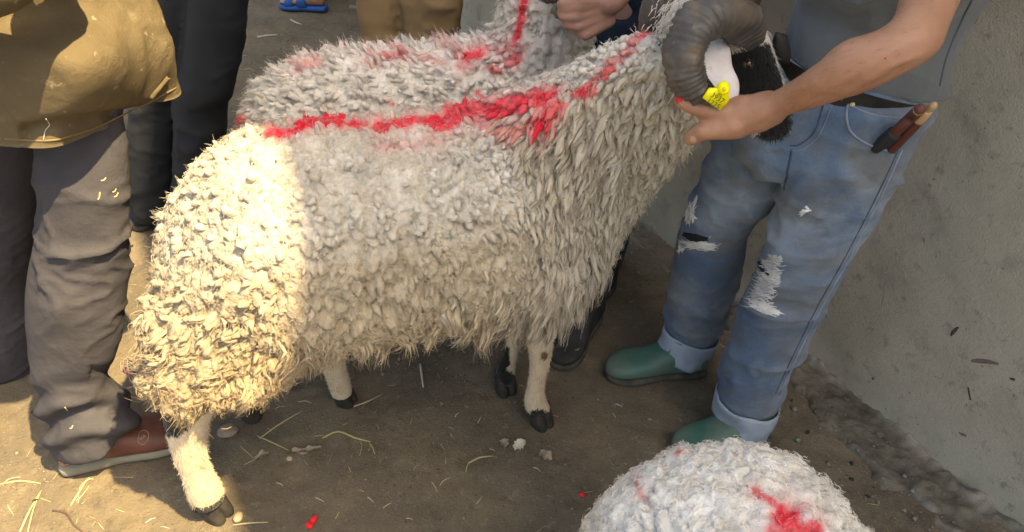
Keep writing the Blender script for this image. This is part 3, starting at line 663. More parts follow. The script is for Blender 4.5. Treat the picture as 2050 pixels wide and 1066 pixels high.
# yellow tag with its number
M_tag = surf('yellow_plastic', (0.86, 0.78, 0.01), (0.90, 0.82, 0.015), 20, rough=0.4, bump=(), spec=0.4)
M_ink = surf('tag_ink', (0.10, 0.10, 0.03), (0.14, 0.13, 0.04), 50, rough=0.7, bump=())
TY = 0.882
def quadpx(pts, wy, th, name, mat, parent):
    f = np.array([PY(x, y, wy) for x, y in pts]); b = f + np.array([0, th, 0]); k = len(pts)
    V = np.vstack([f, b]); g = Geo(); c0 = f.mean(0); c1 = b.mean(0)
    g.add(np.vstack([V, [c0, c1]]), [[i, (i + 1) % k, k + (i + 1) % k, k + i] for i in range(k)], [[2 * k, (i + 1) % k, i] for i in range(k)] + [[2 * k + 1, k + i, k + (i + 1) % k] for i in range(k)])
    return g.obj(name, mat, parent, smooth=False)
tg = quadpx([(1407, 197), (1420, 178), (1439, 177), (1446, 170), (1457, 177), (1459, 186), (1460, 201), (1442, 222)], TY, .0025, 'ear_tag', M_tag, er)
a = PY(1449, 178, TY - .001); capsule(a + np.array([0, .003, 0]), .0085, a - np.array([0, .003, 0]), .007, 14).obj('stud', M_tag, tg)
capsule(PY(1450, 179, TY - .008), .003, PY(1450, 179, TY - .010), .0025, 10).obj('stud_pin', surf('tag_orange', (0.75, 0.5, 0.01), None, rough=.4, bump=()), tg)
def text_mesh(txt, name, mat, parent, org, ex, ey, size, off=0.0006):
    """flat lettering as a thin mesh standing at org, ex along the line, ey up"""
    cu = bpy.data.curves.new('txt', 'FONT'); cu.body = txt; cu.size = 1.0; cu.extrude = 0.0; cu.align_x = 'CENTER'; cu.align_y = 'CENTER'; cu.resolution_u = 3
    o = bpy.data.objects.new('txt', cu); COL.objects.link(o); bpy.context.view_layer.update()
    me = o.evaluated_get(bpy.context.evaluated_depsgraph_get()).to_mesh()
    V = np.array([v.co[:] for v in me.vertices]); F = [list(p.vertices) for p in me.polygons]
    T = [[f[0], f[i], f[i + 1]] for f in F for i in range(1, len(f) - 1)]
    bpy.data.objects.remove(o)
    ex, ey = nrm(ex), nrm(ey); nz = np.cross(ex, ey)
    W = np.array(org) + size * (V[:, :1] * ex + V[:, 1:2] * ey) + nz * off
    return mobj(name, W, None, T, mat, parent, smooth=False)
ex = PY(1458, 204, TY) - PY(1420, 180, TY); ey = PY(1420, 178, TY) - PY(1407, 197, TY)
ey = ey - nrm(ex) * (ey @ nrm(ex)); 
for tx, (cx, cy), sz in (('Ж', (1442, 189), .008), ('3937', (1436, 197), .0105), ('1225', (1428, 208), .0105)):
    text_mesh(tx, 'tag_number', M_ink, tg, PY(cx, cy, TY - .0004), ex, ey, sz)
# eye
capsule(PY(1497, 128, .991), .007, PY(1499, 130, .990), .007, 14).obj('eye', M_eye, ram)
# white hair at the poll and over the ear root
def tuft(parent, spots, cols):
    Cs, cc = [], []
    for (x, y, wy, dx, dy, L, nn_, sp), c in zip(spots, cols):
        b0 = PY(x, y, wy); d0 = nrm(PY(x + dx, y + dy, wy - .01) - b0)
        st = b0 + rng.standard_normal((nn_, 3)) * sp; d = nrm(d0 + 0.35 * rng.standard_normal((nn_, 3))); t = np.linspace(0, 1, 5)[None, :, None]
        Cs.append(st[:, None] + d[:, None] * t * L * rng.uniform(.6, 1.2, (nn_, 1, 1)) + np.array([0, 0, -.4]) * L * t ** 2); cc.append(np.tile(np.array(c), (nn_, 1)))
    return hair('hair_tuft', parent, np.concatenate(Cs), .0006, np.concatenate(cc))
tuft(ram, [(1466, 86, .985, 14, 4, .010, 160, .004), (1400, 25, 1.04, -10, 10, .009, 1400, .016), (1378, 32, 1.07, -10, 10, .009, 1400, .016), (1362, 48, 1.07, -10, 12, .009, 1200, .014)], [(.5, .46, .4), (.68, .66, .63), (.68, .66, .63), (.66, .63, .58)])
# ---- the second sheep behind it
FB = Frame((-0.29, 1.60, 0), 7, 0.945)
ewe = thing('sheep', 'pale woolly sheep with faint red blotches standing behind the big ram', 'sheep', FB.o)
core = Geo()
trunk(FB, [(-.36, 0, .56, .05, .05, 0), (-.345, 0, .565, .12, .115, 0), (-.30, 0, .58, .17, .16, 0), (-.22, 0, .595, .20, .185, 0), (-.1, 0, .605, .21, .195, 0), (.1, 0, .61, .21, .195, 0), (.25, 0, .61, .225, .18, 5), (.325, 0, .63, .22, .16, 20),
           (.375, 0, .71, .175, .13, 50), (.395, 0, .81, .13, .11, 70), (.40, 0, .92, .105, .10, 80), (.405, 0, 1.02, .09, .09, 80), (.415, 0, 1.08, .07, .07, 70)], core)
for s in (-1, 1):
    loft(np.array([FB(-.24, s * .10, .60), FB(-.28, s * .12, .48), FB(-.32, s * .12, .36)]), np.array([FB.e1 * r for r in (.12, .11, .06)]), np.array([FB.e2 * r for r in (.08, .07, .04)]), 20, 4, geo=core)
    loft(np.array([FB(.29, s * .09, .58), FB(.30, s * .085, .46), FB(.30, s * .08, .38)]), np.array([FB.e1 * r for r in (.10, .08, .05)]), np.array([FB.e2 * r for r in (.08, .06, .035)]), 20, 4, geo=core)
Vc, Qc, Tc, Nc = remesh(core, 0.014, 4)
g = Geo(); g.add(*core.arr())
feet = []
for s in (-1, 1):
    for x, bk in ((-.33 + .04 * s, -.03), (.30 + .03 * s, .0)):
        tube([FB(x, s * .1, .40), FB(x + bk, s * .1, .27), FB(x - .01, s * .1, .12), FB(x + .01, s * .1, .05)], [.036, .027, .019, .021], 14, 4, geo=g); feet.append(FB(x + .02, s * .1, 0))
hx = [(.39, 0, 1.04), (.45, 0, 1.06), (.53, .02, 1.03), (.61, .04, .975), (.65, .05, .945)]      # its head, lifted by the horn
tube([FB(*h_) for h_ in hx], [.07, .078, .066, .048, .03], 20, 4, geo=g)
Vb, Qb, Tb, Nb = remesh(g, 0.009, 3); lb = FB.loc(Vb); cb = np.tile(np.array([.60, .52, .42]), (len(Vb), 1)); cb[(lb[:, 0] > .50) & (lb[:, 2] > .85)] = (.012, .012, .013)
mobj('body', Vb, Qb, Tb, M_hide, ewe, col=cb)
for f in feet: hoof(ewe, f, (1, -.1), .9)
p, n = sample_surface(Vc, Qc, Tc, Nc, 30000); l = FB.loc(p); nl = np.stack([n @ FB.e1, n @ FB.e2, n[:, 2]], -1)
hid = ((nl[:, 1] > .4) & (nl[:, 2] < .4)) | (l[:, 2] < .5) | (nl[:, 2] < -.5)
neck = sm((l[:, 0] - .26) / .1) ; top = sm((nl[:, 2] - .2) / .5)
kk = thin(p, np.where(hid, .026, .0125)); p, n, l, nl, neck, top = p[kk], n[kk], l[kk], nl[kk], neck[kk], top[kk]; m = len(p)
csz = 0.022 - .006 * neck; cid, edge = staples(p, csz); hi = 0.62 + 0.38 * sm(edge / .5)
L = (0.036 + 0.004 * top - 0.012 * neck) * hi * (0.85 + 0.3 * rng.random(m))[cid]
w = (0.0080 - .0012 * neck) * (0.65 + 0.7 * rng.random(m)) * (.7 + .3 * hi)
lay = np.array([0, 0, -1.0]) - FB.e1 * 0.6 + 0.4 * rng.standard_normal((m, 3))[cid] * (1 - .5 * neck)[:, None]
bend = np.clip(.62 - .12 * top + .2 * neck + .1 * rng.standard_normal(m), .1, .9); blunt = np.clip(.7 + .25 * rng.standard_normal(m), 0, 1); curl = np.clip(.5 + .3 * rng.standard_normal(m), 0, 1.2)
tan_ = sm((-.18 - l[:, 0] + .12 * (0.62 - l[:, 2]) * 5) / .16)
cw = np.array([.74, .68, .60]) + top[:, None] * np.array([.08, .09, .10]); cw = cw * (1 - tan_[:, None]) + np.array([.55, .42, .30]) * tan_[:, None]; cw = cw + (neck * (1 - top))[:, None] * np.array([-.08, -.07, -.06])  # upward-facing locks whitened in colour, standing in for skylight
cw *= (1 + .14 * fbm(p, 12, 3, 72))[:, None] * rng.uniform(.88, 1.08, (m, 1))
marks2 = [([(590, 132), (650, 118)], 6, .4, 12), ([(690, 92), (660, 88)], 5, .4, 10), ([(740, 118), (800, 106), (825, 110)], 6, .6, 14), ([(850, 110), (890, 122)], 6, .4, 16), ([(935, 108), (962, 102)], 13, 1, 14), ([(920, 128), (940, 130)], 8, .5, 12),
                             ([(1046, -10), (1040, 40), (1030, 75)], 8, 1, 8), ([(1000, 95), (1040, 90)], 8, .5, 16), ([(1022, 122), (1030, 115)], 8, .85, 8), ([(988, 133), (992, 137)], 6, .85, 6), ([(870, 85), (900, 85)], 6, .3, 14), ([(955, 183)], 5, 1, 2), ([(480, 235), (490, 232)], 6, .8, 3), ([(783, 205)], 4, .8, 2)]
cw = paint(cw, p + n * .02, marks2, 8)
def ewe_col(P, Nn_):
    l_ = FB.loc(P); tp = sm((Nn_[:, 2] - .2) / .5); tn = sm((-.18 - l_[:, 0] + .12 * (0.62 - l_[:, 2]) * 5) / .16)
    c_ = np.array([.74, .68, .60]) + tp[:, None] * np.array([.06, .07, .08]); return paint(c_ * (1 - tn[:, None]) + np.array([.55, .42, .30]) * tn[:, None], P + Nn_ * .02, marks2, 8)  # same painted skylight on the tops of the matted fleece
core2 = core
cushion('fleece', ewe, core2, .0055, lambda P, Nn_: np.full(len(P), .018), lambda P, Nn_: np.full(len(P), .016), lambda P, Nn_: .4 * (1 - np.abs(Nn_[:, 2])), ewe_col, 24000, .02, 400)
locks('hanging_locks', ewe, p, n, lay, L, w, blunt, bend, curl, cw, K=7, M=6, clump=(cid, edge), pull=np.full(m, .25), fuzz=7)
# its horns: the near one is in the man's fist
HB = 1.47
hb = [(1092, -22, 1.56), (1115, -25, 1.52), (1138, -12, 1.485), (1140, 10, 1.465), (1128, 24, 1.455), (1108, 18, 1.45)]
horn(ewe, [PY(*k_) for k_ in hb], [r * .0011 for r in (26, 25, 24, 22, 18, 8)], 20)
hb2 = [FB(.48, .07, 1.10), FB(.44, .14, 1.14), FB(.38, .18, 1.10), FB(.37, .20, 1.02), FB(.43, .21, .97)]
horn(ewe, hb2, [.028, .028, .024, .018, .006], 20)
for s in (-1, 1):
    g = Geo(); loft(np.array([FB(.45, s * .06, 1.05), FB(.44, s * .10, 1.02), FB(.44, s * .14, .97), FB(.44, s * .155, .94)]), np.array([FB.e1 * r for r in (.012, .024, .02, .004)]), np.array([FB.e3 * r for r in (.006, .006, .005, .003)]), 12, 3, geo=g); g.obj('ear', M_ear, ewe)
    capsule(FB(.525, s * .062 + .02, 1.055), .008, FB(.527, s * .064 + .02, 1.055), .008, 10).obj('eye', M_eye, ewe)

# ---- the third sheep, its back close below the camera
FC = Frame((0.315, 0.325, 0), -86, 0.865)
lamb = thing('sheep', 'plump white sheep seen from above, curly fleece with one red dab, beside the green boots', 'sheep', FC.o)
core = Geo()
trunk(FC, [(-.40, 0, .53, .05, .05, 0), (-.385, 0, .535, .13, .12, 0), (-.34, 0, .55, .19, .175, 0), (-.25, 0, .56, .225, .21, 0), (-.1, 0, .56, .235, .22, 0), (.1, 0, .56, .235, .22, 0), (.25, 0, .57, .22, .19, 8), (.33, 0, .62, .20, .15, 30), (.40, 0, .69, .16, .11, 45), (.46, 0, .76, .11, .09, 50), (.49, 0, .79, .06, .06, 50)], core)
for s in (-1, 1):
    loft(np.array([FC(-.26, s * .11, .56), FC(-.29, s * .13, .46), FC(-.33, s * .13, .34)]), np.array([FC.e1 * r for r in (.12, .11, .06)]), np.array([FC.e2 * r for r in (.08, .07, .04)]), 20, 4, geo=core)
Vc, Qc, Tc, Nc = remesh(core, 0.014, 4)
g = Geo(); g.add(*core.arr()); feet = []
for s in (-1, 1):
    for x in (-.33, .26):
        tube([FC(x, s * .11, .42), FC(x - .02, s * .11, .27), FC(x, s * .11, .12), FC(x + .01, s * .11, .05)], [.036, .027, .02, .022], 14, 4, geo=g); feet.append(FC(x + .02, s * .11, 0))
tube([FC(.44, 0, .78), FC(.52, 0, .79), FC(.60, 0, .72), FC(.66, 0, .65)], [.06, .07, .055, .032], 18, 4, geo=g)
Vb, Qb, Tb, Nb = remesh(g, 0.011, 3); mobj('body', Vb, Qb, Tb, M_hide, lamb, col=np.tile(np.array([.6, .55, .48]), (len(Vb), 1)))
for f in feet: hoof(lamb, f, FC.e1, .9)
for s in (-1, 1):
    g = Geo(); loft(np.array([FC(.52, s * .05, .80), FC(.51, s * .10, .78), FC(.51, s * .15, .74)]), np.array([FC.e1 * r for r in (.012, .024, .006)]), np.array([FC.e3 * r for r in (.006, .006, .003)]), 12, 3, geo=g); g.obj('ear', M_ear, lamb)
    capsule(FC(.575, s * .052, .77), .008, FC(.577, s * .054, .77), .008, 10).obj('eye', M_eye, lamb)
marks3 = [([(1512, 980), (1558, 1018)], 9, .85, 10), ([(1575, 1030), (1598, 1055)], 24, 1, 18), ([(1632, 1050)], 15, .95, 14), ([(1560, 1070), (1700, 1140)], 22, .8, 20), ([(1355, 903)], 5, .9, 2), ([(1272, 955), (1282, 990)], 5, .5, 8)]
def lamb_col(P, Nn_):
    l_ = FC.loc(P); tp = sm((Nn_[:, 2] - .1) / .5); c_ = np.array([.74, .69, .62]) + tp[:, None] * np.array([.05, .07, .10]); c_ = c_ * (1 + .08 * fbm(P, 10, 3, 73))[:, None]  # tops tinted bluish white as painted skylight
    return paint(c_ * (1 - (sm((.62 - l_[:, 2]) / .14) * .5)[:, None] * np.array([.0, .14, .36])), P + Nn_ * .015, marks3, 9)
cushion('fleece', lamb, core, .0042, lambda P, Nn_: np.full(len(P), .0175), lambda P, Nn_: np.full(len(P), .015), lambda P, Nn_: .2 * (1 - np.abs(Nn_[:, 2])), lamb_col, 40000, .015, 500)
# ------------------------------------------------------------------ people
M_skin = surf('skin', (0.29, 0.145, 0.088), (0.37, 0.195, 0.125), 22, layers=((9, 0.48, 0.72, (0.22, 0.095, 0.055), 0.6), (200, 0.66, 0.72, (0.22, 0.12, 0.08), 0.35)), rough=0.5, bump=((70, 0.18), (420, 0.22)), bdist=0.002, spec=0.4, sss=0.12)
M_skin2 = surf('skin_cooler', (0.30, 0.16, 0.115), (0.36, 0.20, 0.145), 25, rough=0.5, bump=((70, 0.2), (420, 0.25)), bdist=0.002, spec=0.4, sss=0.1)  # slightly cooler skin tone for the person in navy
M_hair = surf('dark_hair', (0.012, 0.010, 0.009), (0.025, 0.02, 0.018), 60, rough=0.6, bump=((300, 0.5),))
M_denim = surf('faded_denim', (0.042, 0.078, 0.145), (0.115, 0.165, 0.245), 6, layers=((3.4, 0.44, 0.64, (0.30, 0.325, 0.35), 0.85), (6.5, 0.47, 0.66, (0.12, 0.115, 0.108), 0.8), (16, 0.60, 0.76, (0.045, 0.055, 0.085), 0.5), (260, 0.5, 0.66, (0.24, 0.30, 0.38), 0.14)),
               rough=0.9, bump=((10, 0.5), (26, 0.45), (900, 0.4)), bdist=0.006, spec=0.12, sheen=0.15, stretch=(1, 1, 1.6))
M_denim_in = surf('denim_inside', (0.20, 0.26, 0.36), (0.30, 0.35, 0.43), 14, layers=((9, 0.55, 0.75, (0.14, 0.14, 0.14), 0.6),), rough=0.9, bump=((40, 0.25), (900, 0.3)), bdist=0.002)
M_navy_denim = surf('dark_denim', (0.012, 0.022, 0.042), (0.024, 0.040, 0.07), 8, rough=0.9, bump=((30, 0.3),), bdist=0.003)
M_thread = surf('frayed_thread', (0.55, 0.53, 0.50), (0.68, 0.66, 0.63), 40, rough=0.9, bump=())
M_tee = surf('grey_blue_jersey', (0.085, 0.092, 0.10), (0.125, 0.132, 0.14), 5, layers=((3, 0.55, 0.8, (0.085, 0.115, 0.16), 0.5),), rough=0.9, bump=((8, 0.5), (18, 0.4), (800, 0.3)), bdist=0.008, sheen=0.2)
M_belt = surf('black_leather', (0.012, 0.011, 0.010), (0.022, 0.02, 0.018), 40, rough=0.5, bump=((200, 0.3),))
M_brass = surf('brass', (0.55, 0.42, 0.22), (0.62, 0.5, 0.3), 40, rough=0.35, bump=())
M_rubber = surf('green_rubber', (0.030, 0.088, 0.072), (0.045, 0.118, 0.098), 9, layers=((7, 0.44, 0.68, (0.135, 0.135, 0.11), 0.7), (30, 0.6, 0.75, (0.14, 0.12, 0.09), 0.5)), rough=0.5, bump=((60, 0.15),), bdist=0.002)
M_dark_sole = surf('dirty_sole', (0.03, 0.034, 0.03), (0.08, 0.07, 0.055), 30, rough=0.9, bump=((80, 0.4),))
M_canvas = surf('tan_canvas', (0.10, 0.077, 0.047), (0.13, 0.103, 0.064), 9, layers=((14, 0.55, 0.70, (0.20, 0.165, 0.11), 0.6), (50, 0.64, 0.70, (0.34, 0.28, 0.18), 0.6), (4, 0.5, 0.72, (0.088, 0.066, 0.038), 0.7)), rough=0.92, bump=((16, 0.8), (60, 0.4), (700, 0.4)), bdist=0.006, spec=0.1)
M_slate = surf('dusty_charcoal_cloth', (0.046, 0.044, 0.052), (0.066, 0.062, 0.071), 6, layers=((8, 0.52, 0.75, (0.088, 0.084, 0.092), 0.5), (240, 0.68, 0.74, (0.25, 0.22, 0.18), 0.5)), rough=0.95, bump=((14, 0.5), (45, 0.35), (700, .3)), bdist=0.006, spec=0.1)
M_black_cloth = surf('black_cloth', (0.012, 0.014, 0.019), (0.022, 0.025, 0.032), 7, rough=0.75, bump=((16, 0.4),), bdist=0.004, spec=0.3)
M_khaki = surf('khaki_cotton', (0.235, 0.155, 0.075), (0.30, 0.20, 0.105), 7, rough=0.92, bump=((12, 0.3), (800, 0.2)), bdist=0.004)
M_grey_cloth = surf('grey_cloth', (0.10, 0.10, 0.10), (0.16, 0.16, 0.155), 6, rough=0.95, bump=((20, 0.3),))
M_leather = surf('red_brown_leather', (0.075, 0.028, 0.02), (0.125, 0.045, 0.03), 18, layers=((40, 0.6, 0.75, (0.17, 0.08, 0.055), 0.5),), rough=0.5, bump=((120, 0.25),), bdist=0.002)
M_pale_sole = surf('pale_rubber_sole', (0.15, 0.14, 0.11), (0.20, 0.185, 0.145), 20, layers=((30, 0.55, 0.75, (0.18, 0.155, 0.11), 0.6),), rough=0.85, bump=((80, 0.25),))
M_black_shoe = surf('black_shoe', (0.012, 0.012, 0.013), (0.03, 0.03, 0.03), 30, rough=0.7, bump=((120, 0.4),), bdist=0.003)
M_blue_foam = surf('blue_foam', (0.012, 0.07, 0.24), (0.018, 0.09, 0.29), 20, rough=0.6, bump=())
M_navy_tee = surf('navy_jersey', (0.008, 0.012, 0.028), (0.015, 0.02, 0.042), 7, rough=0.9, bump=((20, 0.3),))

def cloth(V, Q, T, Nn, amp=0.006, seed=0, stretch=(1, 1, 2.2), extra=None):
    """wrinkles pressed into a cloth surface along its normals"""
    P = V * np.array(stretch); warp = np.stack([fbm(P, 5, 2, seed + 1), fbm(P, 5, 2, seed + 2), fbm(P, 5, 2, seed + 3)], -1) * 0.06
    a = (1 - np.abs(fbm(P + warp, 5, 2, seed))) ** 7; b = (1 - np.abs(fbm(P + warp * 1.5, 13, 2, seed + 5))) ** 6
    msk = np.clip(.55 + 1.2 * fbm(V, 4, 2, seed + 8), .1, 1.2)
    d = amp * (0.9 * (a - .3) * msk + 0.4 * (b - .3) * msk + .5 * fbm(P, 4, 2, seed + 9))
    if extra is not None: d = d + extra(V)
    return V + Nn * d[:, None]
def limb(geo, a, ra, b, rb): capsule(a, ra, b, rb, 14, geo)
def bvh_of(V, Q, T):
    F = ([list(map(int, f)) for f in Q] if Q is not None else []) + ([list(map(int, f)) for f in T] if T is not None else [])
    return BVHTree.FromPolygons([tuple(v) for v in V], F)
def hug(bv, x, y, off=0.001):
    d = nrm(ray(x, y)); r = bv.ray_cast(Vector(CC), Vector(d))
    if r[0] is None: return None
    n = np.array(r[1]); n = -n if n @ d > 0 else n
    return np.array(r[0]) + n * off
def hug_line(bv, pts, rad, name, mat, parent, off=0.0006, sub=6, flat=.6, N=6):
    q = cr(np.array(pts, float), sub); P = [hug(bv, x, y, off) for x, y in q]; P = [p_ for p_ in P if p_ is not None]
    if len(P) < 3: return None
    return tube(P, [rad] * len(P), N, 1, flat=flat).obj(name, mat, parent)
def hug_patch(bv, cx, cy, rx, ry, ang, name, mat, parent, off=0.0015, seed=0, nr=6, na=28, rag=.35):
    """an irregular thin patch lying on a cloth surface"""
    g = Geo(); V = []; a = math.radians(ang)
    for i in range(nr + 1):
        for j in range(na):
            th = 2 * math.pi * j / na; k = i / nr
            w_ = 1 + rag * math.sin(th * 3 + seed) * .5 + rag * math.sin(th * 7 + seed * 2) * .4 + rag * .5 * math.sin(th * 13 + seed * 5)
            u, v = rx * k * w_ * math.cos(th), ry * k * w_ * math.sin(th)
            p_ = hug(bv, cx + u * math.cos(a) - v * math.sin(a), cy + u * math.sin(a) + v * math.cos(a), off * (1 if i < nr else .2))
            V.append(p_ if p_ is not None else (V[-na] if len(V) >= na else hug(bv, cx, cy, off)))
    g.add(np.array(V), grid_faces(nr + 1, na)); return g.obj(name, mat, parent)
def threads(bv, cx, cy, rx, ry, ang, n, name, mat, parent, lw=30, seed=1, rad=.0009):
    r_ = np.random.default_rng(seed); g = Geo(); a = math.radians(ang)
    for _ in range(n):
        u, v = r_.uniform(-1, 1) * rx, r_.uniform(-1, 1) * ry; th = a + r_.normal(0, .22); l_ = lw * r_.uniform(.4, 1.1)
        x0, y0 = cx + u * math.cos(a) - v * math.sin(a), cy + u * math.sin(a) + v * math.cos(a)
        P = [hug(bv, x0 + math.cos(th) * l_ * (k - .5), y0 + math.sin(th) * l_ * (k - .5) + 5 * math.sin(k * 3.14) * r_.uniform(-.3, 1), .0012 + .003 * math.sin(k * 3.14) * r_.random()) for k in (0, .33, .66, 1)]
        if any(p_ is None for p_ in P): continue
        P = np.array(P)
        if np.linalg.norm(np.diff(P, axis=0), axis=1).max() > .04: continue
        tube(P, [rad * .6, rad, rad, rad * .5], 4, 2, geo=g)
    return g.obj(name, mat, parent)
def foot_loft(heel, toe, rows, geo, N=24, expo=2.6, z0=0.0):
    """rows of (t, half width, z low, z high) along the line from heel to toe"""
    heel, toe = np.array(heel, float), np.array(toe, float); d = toe - heel; Ln = np.linalg.norm(d); d = d / Ln; sd = np.array([-d[1], d[0], 0])
    C, U, W = [], [], []
    for t, w_, zl, zh in rows: C.append(heel + d * Ln * t + np.array([0, 0, z0 + (zl + zh) / 2])); U.append(sd * w_); W.append(np.array([0, 0, (zh - zl) / 2]))
    return loft(np.array(C), np.array(U), np.array(W), N, 4, geo=geo, expo=expo)
SOLE = [(.0, .022, .0, .02), (.05, .032, 0, .022), (.25, .034, 0, .022), (.45, .034, 0, .022), (.7, .046, 0, .022), (.88, .042, 0, .022), (.97, .028, 0, .022), (1.0, .012, 0, .02)]
def shoe(parent, heel, toe, up, sole, name='shoe', hi=.075, z=.0, wk=1.0):
    g = Geo(); foot_loft(heel, toe, [(.01, .022 * wk, .015, .05), (.06, .034 * wk, .015, hi), (.3, .036 * wk, .015, hi + .02), (.5, .038 * wk, .015, hi), (.72, .045 * wk, .015, .058), (.9, .038 * wk, .015, .048), (.985, .02 * wk, .015, .036)], g, z0=z)
    o = g.obj(name, up, parent); g = Geo(); foot_loft(heel, toe, [(a_, b_ * wk, c_, d_) for a_, b_, c_, d_ in SOLE], g, expo=3, z0=z); g.obj('sole', sole, o); return o
def head(geo, c, f, k=1.0):
    """a head with brow, nose, chin and ears, facing f"""
    c = np.array(c, float); f = nrm(np.array(f, float)); u = np.array([0, 0, 1.]); s = np.cross(u, f)
    trk = [(-.125, .02, .035, .04), (-.105, .045, .06, .035), (-.06, .065, .085, .015), (0, .074, .095, .0), (.05, .075, .098, -.004), (.09, .062, .08, -.006), (.112, .03, .04, -.008)]
    loft(np.array([c + u * z * k + f * sh * k for z, w_, d_, sh in trk]), np.array([s * w_ * k for z, w_, d_, sh in trk]), np.array([f * d_ * k for z, w_, d_, sh in trk]), 20, 3, geo=geo)
    tube([c + f * .088 * k + u * .02 * k, c + f * .108 * k - u * .01 * k, c + f * .118 * k - u * .03 * k, c + f * .095 * k - u * .04 * k], [.010 * k, .012 * k, .016 * k, .008 * k], 10, 2, geo=geo)
    for q_ in (-1, 1): tube([c + s * q_ * .07 * k + u * .02 * k, c + s * q_ * .085 * k - f * .008 * k, c + s * q_ * .075 * k - u * .03 * k], [.01 * k, .016 * k, .008 * k], 8, 2, geo=geo)
    tube([c + f * .09 * k + s * .025 * k - u * .062 * k, c + f * .1 * k - u * .06 * k, c + f * .09 * k - s * .025 * k - u * .062 * k], [.006 * k, .008 * k, .006 * k], 8, 2, geo=geo)
def hair_cap(parent, c, f, mat, k=1.0):
    g = Geo(); c = np.array(c, float); f = nrm(np.array(f, float)); u = np.array([0, 0, 1.]); s = np.cross(u, f)
    rr = [(.03, .079, .096, -.012), (.06, .080, .100, -.01), (.095, .067, .085, -.01), (.118, .035, .045, -.01)]
    loft(np.array([c + u * z * k + f * sh * k for z, w_, d_, sh in rr]), np.array([s * w_ * k for z, w_, d_, sh in rr]), np.array([f * d_ * k for z, w_, d_, sh in rr]), 20, 3, geo=g, disp=lambda V, a, t: .003 * vn(V, 60, 3)); return g.obj('hair', mat, parent)
def eyes(parent, c, f, k=1.0):
    c = np.array(c, float); f = nrm(np.array(f, float)); s = np.cross(np.array([0, 0, 1.]), f)
    for q_ in (-1, 1): capsule(c + f * .088 * k + s * q_ * .032 * k + np.array([0, 0, .012]), .008, c + f * .089 * k + s * q_ * .032 * k + np.array([0, 0, .012]), .008, 10).obj('eye', M_eye, parent)
def fingers_plain(geo, wr, d, side):
    """a relaxed hand: palm, four unequal bent fingers and a thumb from the side of the palm"""
    wr, d, side = np.array(wr, float), nrm(d), nrm(side); nn_ = np.cross(d, side); pk = wr + d * .09
    for k, (o_, ln) in enumerate(((-.030, .068), (-.010, .078), (.010, .072), (.029, .056))):
        b = pk + side * o_; limb(geo, wr + side * o_ * .6 + d * .01, .014, b, .012)
        m1 = b + (d * .9 + nn_ * .35) * ln * .45; m2 = m1 + (d * .55 + nn_ * .8) * ln * .35; m3 = m2 + (d * .1 + nn_) * ln * .25
        limb(geo, b, .010, m1, .009); limb(geo, m1, .009, m2, .0085); limb(geo, m2, .0085, m3, .007)
    b = wr - side * .022 + d * .025; m1 = b - side * .028 + d * .03 + nn_ * .012; m2 = m1 + d * .03 + nn_ * .01; limb(geo, b, .014, m1, .011); limb(geo, m1, .0105, m2, .009)

# ---- the man in torn jeans holding the ram
man = thing('person', 'person in grey shirt, torn jeans and green boots gripping the big ram', 'person', (0.47, 1.22, 0))
armrows = [(1835, -150, 2010, -140, .98, .85), (1812, -60, 1965, -60, .92, .88), (1800, 0, 1924, 0, .86, .9), (1782, 42, 1895, 62, .81, .9), (1735, 70, 1858, 112, .79, .9), (1680, 98, 1770, 155, .79, .88), (1622, 143, 1682, 192, .81, .8), (1575, 170, 1615, 216, .845, .72), (1545, 186, 1570, 232, .865, .66), (1515, 196, 1540, 248, .88, .62)]
g = Geo(); pxloft(armrows, 24, 5, geo=g)
# left hand under the horn: back of hand to the camera
K = lambda x, y, wy: PY(x, y, wy)
for a_, ra, b_, rb in ((K(1540, 218, 0.875), .024, K(1478, 228, 0.895), .022), (K(1530, 232, 0.875), .020, K(1470, 250, 0.895), .020), (K(1490, 215, 0.89), .018, K(1450, 218, 0.905), .015), (K(1490, 240, 0.89), .020, K(1440, 245, 0.91), .017),
                       (K(1455, 222, 0.895), .0135, K(1410, 221, 0.90), .0115), (K(1410, 221, 0.90), .0112, K(1382, 213, 0.905), .0105), (K(1382, 213, 0.905), .0105, K(1362, 200, 0.91), .0088),      # index, under the coil
                       (K(1475, 252, 0.885), .019, K(1435, 258, 0.89), .0155), (K(1435, 258, 0.89), .0155, K(1404, 264, 0.895), .0135), (K(1404, 264, 0.895), .0132, K(1385, 277, 0.905), .0115),       # thumb
                       (K(1450, 232, 0.91), .012, K(1425, 232, 0.955), .011), (K(1425, 232, 0.955), .0108, K(1420, 225, 0.995), .0098), (K(1420, 225, 0.995), .0098, K(1428, 214, 1.015), .008),         # middle
                       (K(1462, 246, 0.91), .0115, K(1440, 252, 0.955), .0105), (K(1440, 252, 0.955), .0103, K(1438, 246, 0.995), .0093), (K(1438, 246, 0.995), .0093, K(1446, 236, 1.013), .0078),      # ring
                       (K(1478, 256, 0.905), .0105, K(1466, 266, 0.945), .0095), (K(1466, 266, 0.945), .0093, K(1466, 262, 0.975), .0083), (K(1466, 262, 0.975), .0083, K(1474, 254, 0.99), .0072)):      # little
    limb(g, a_, ra, b_, rb)
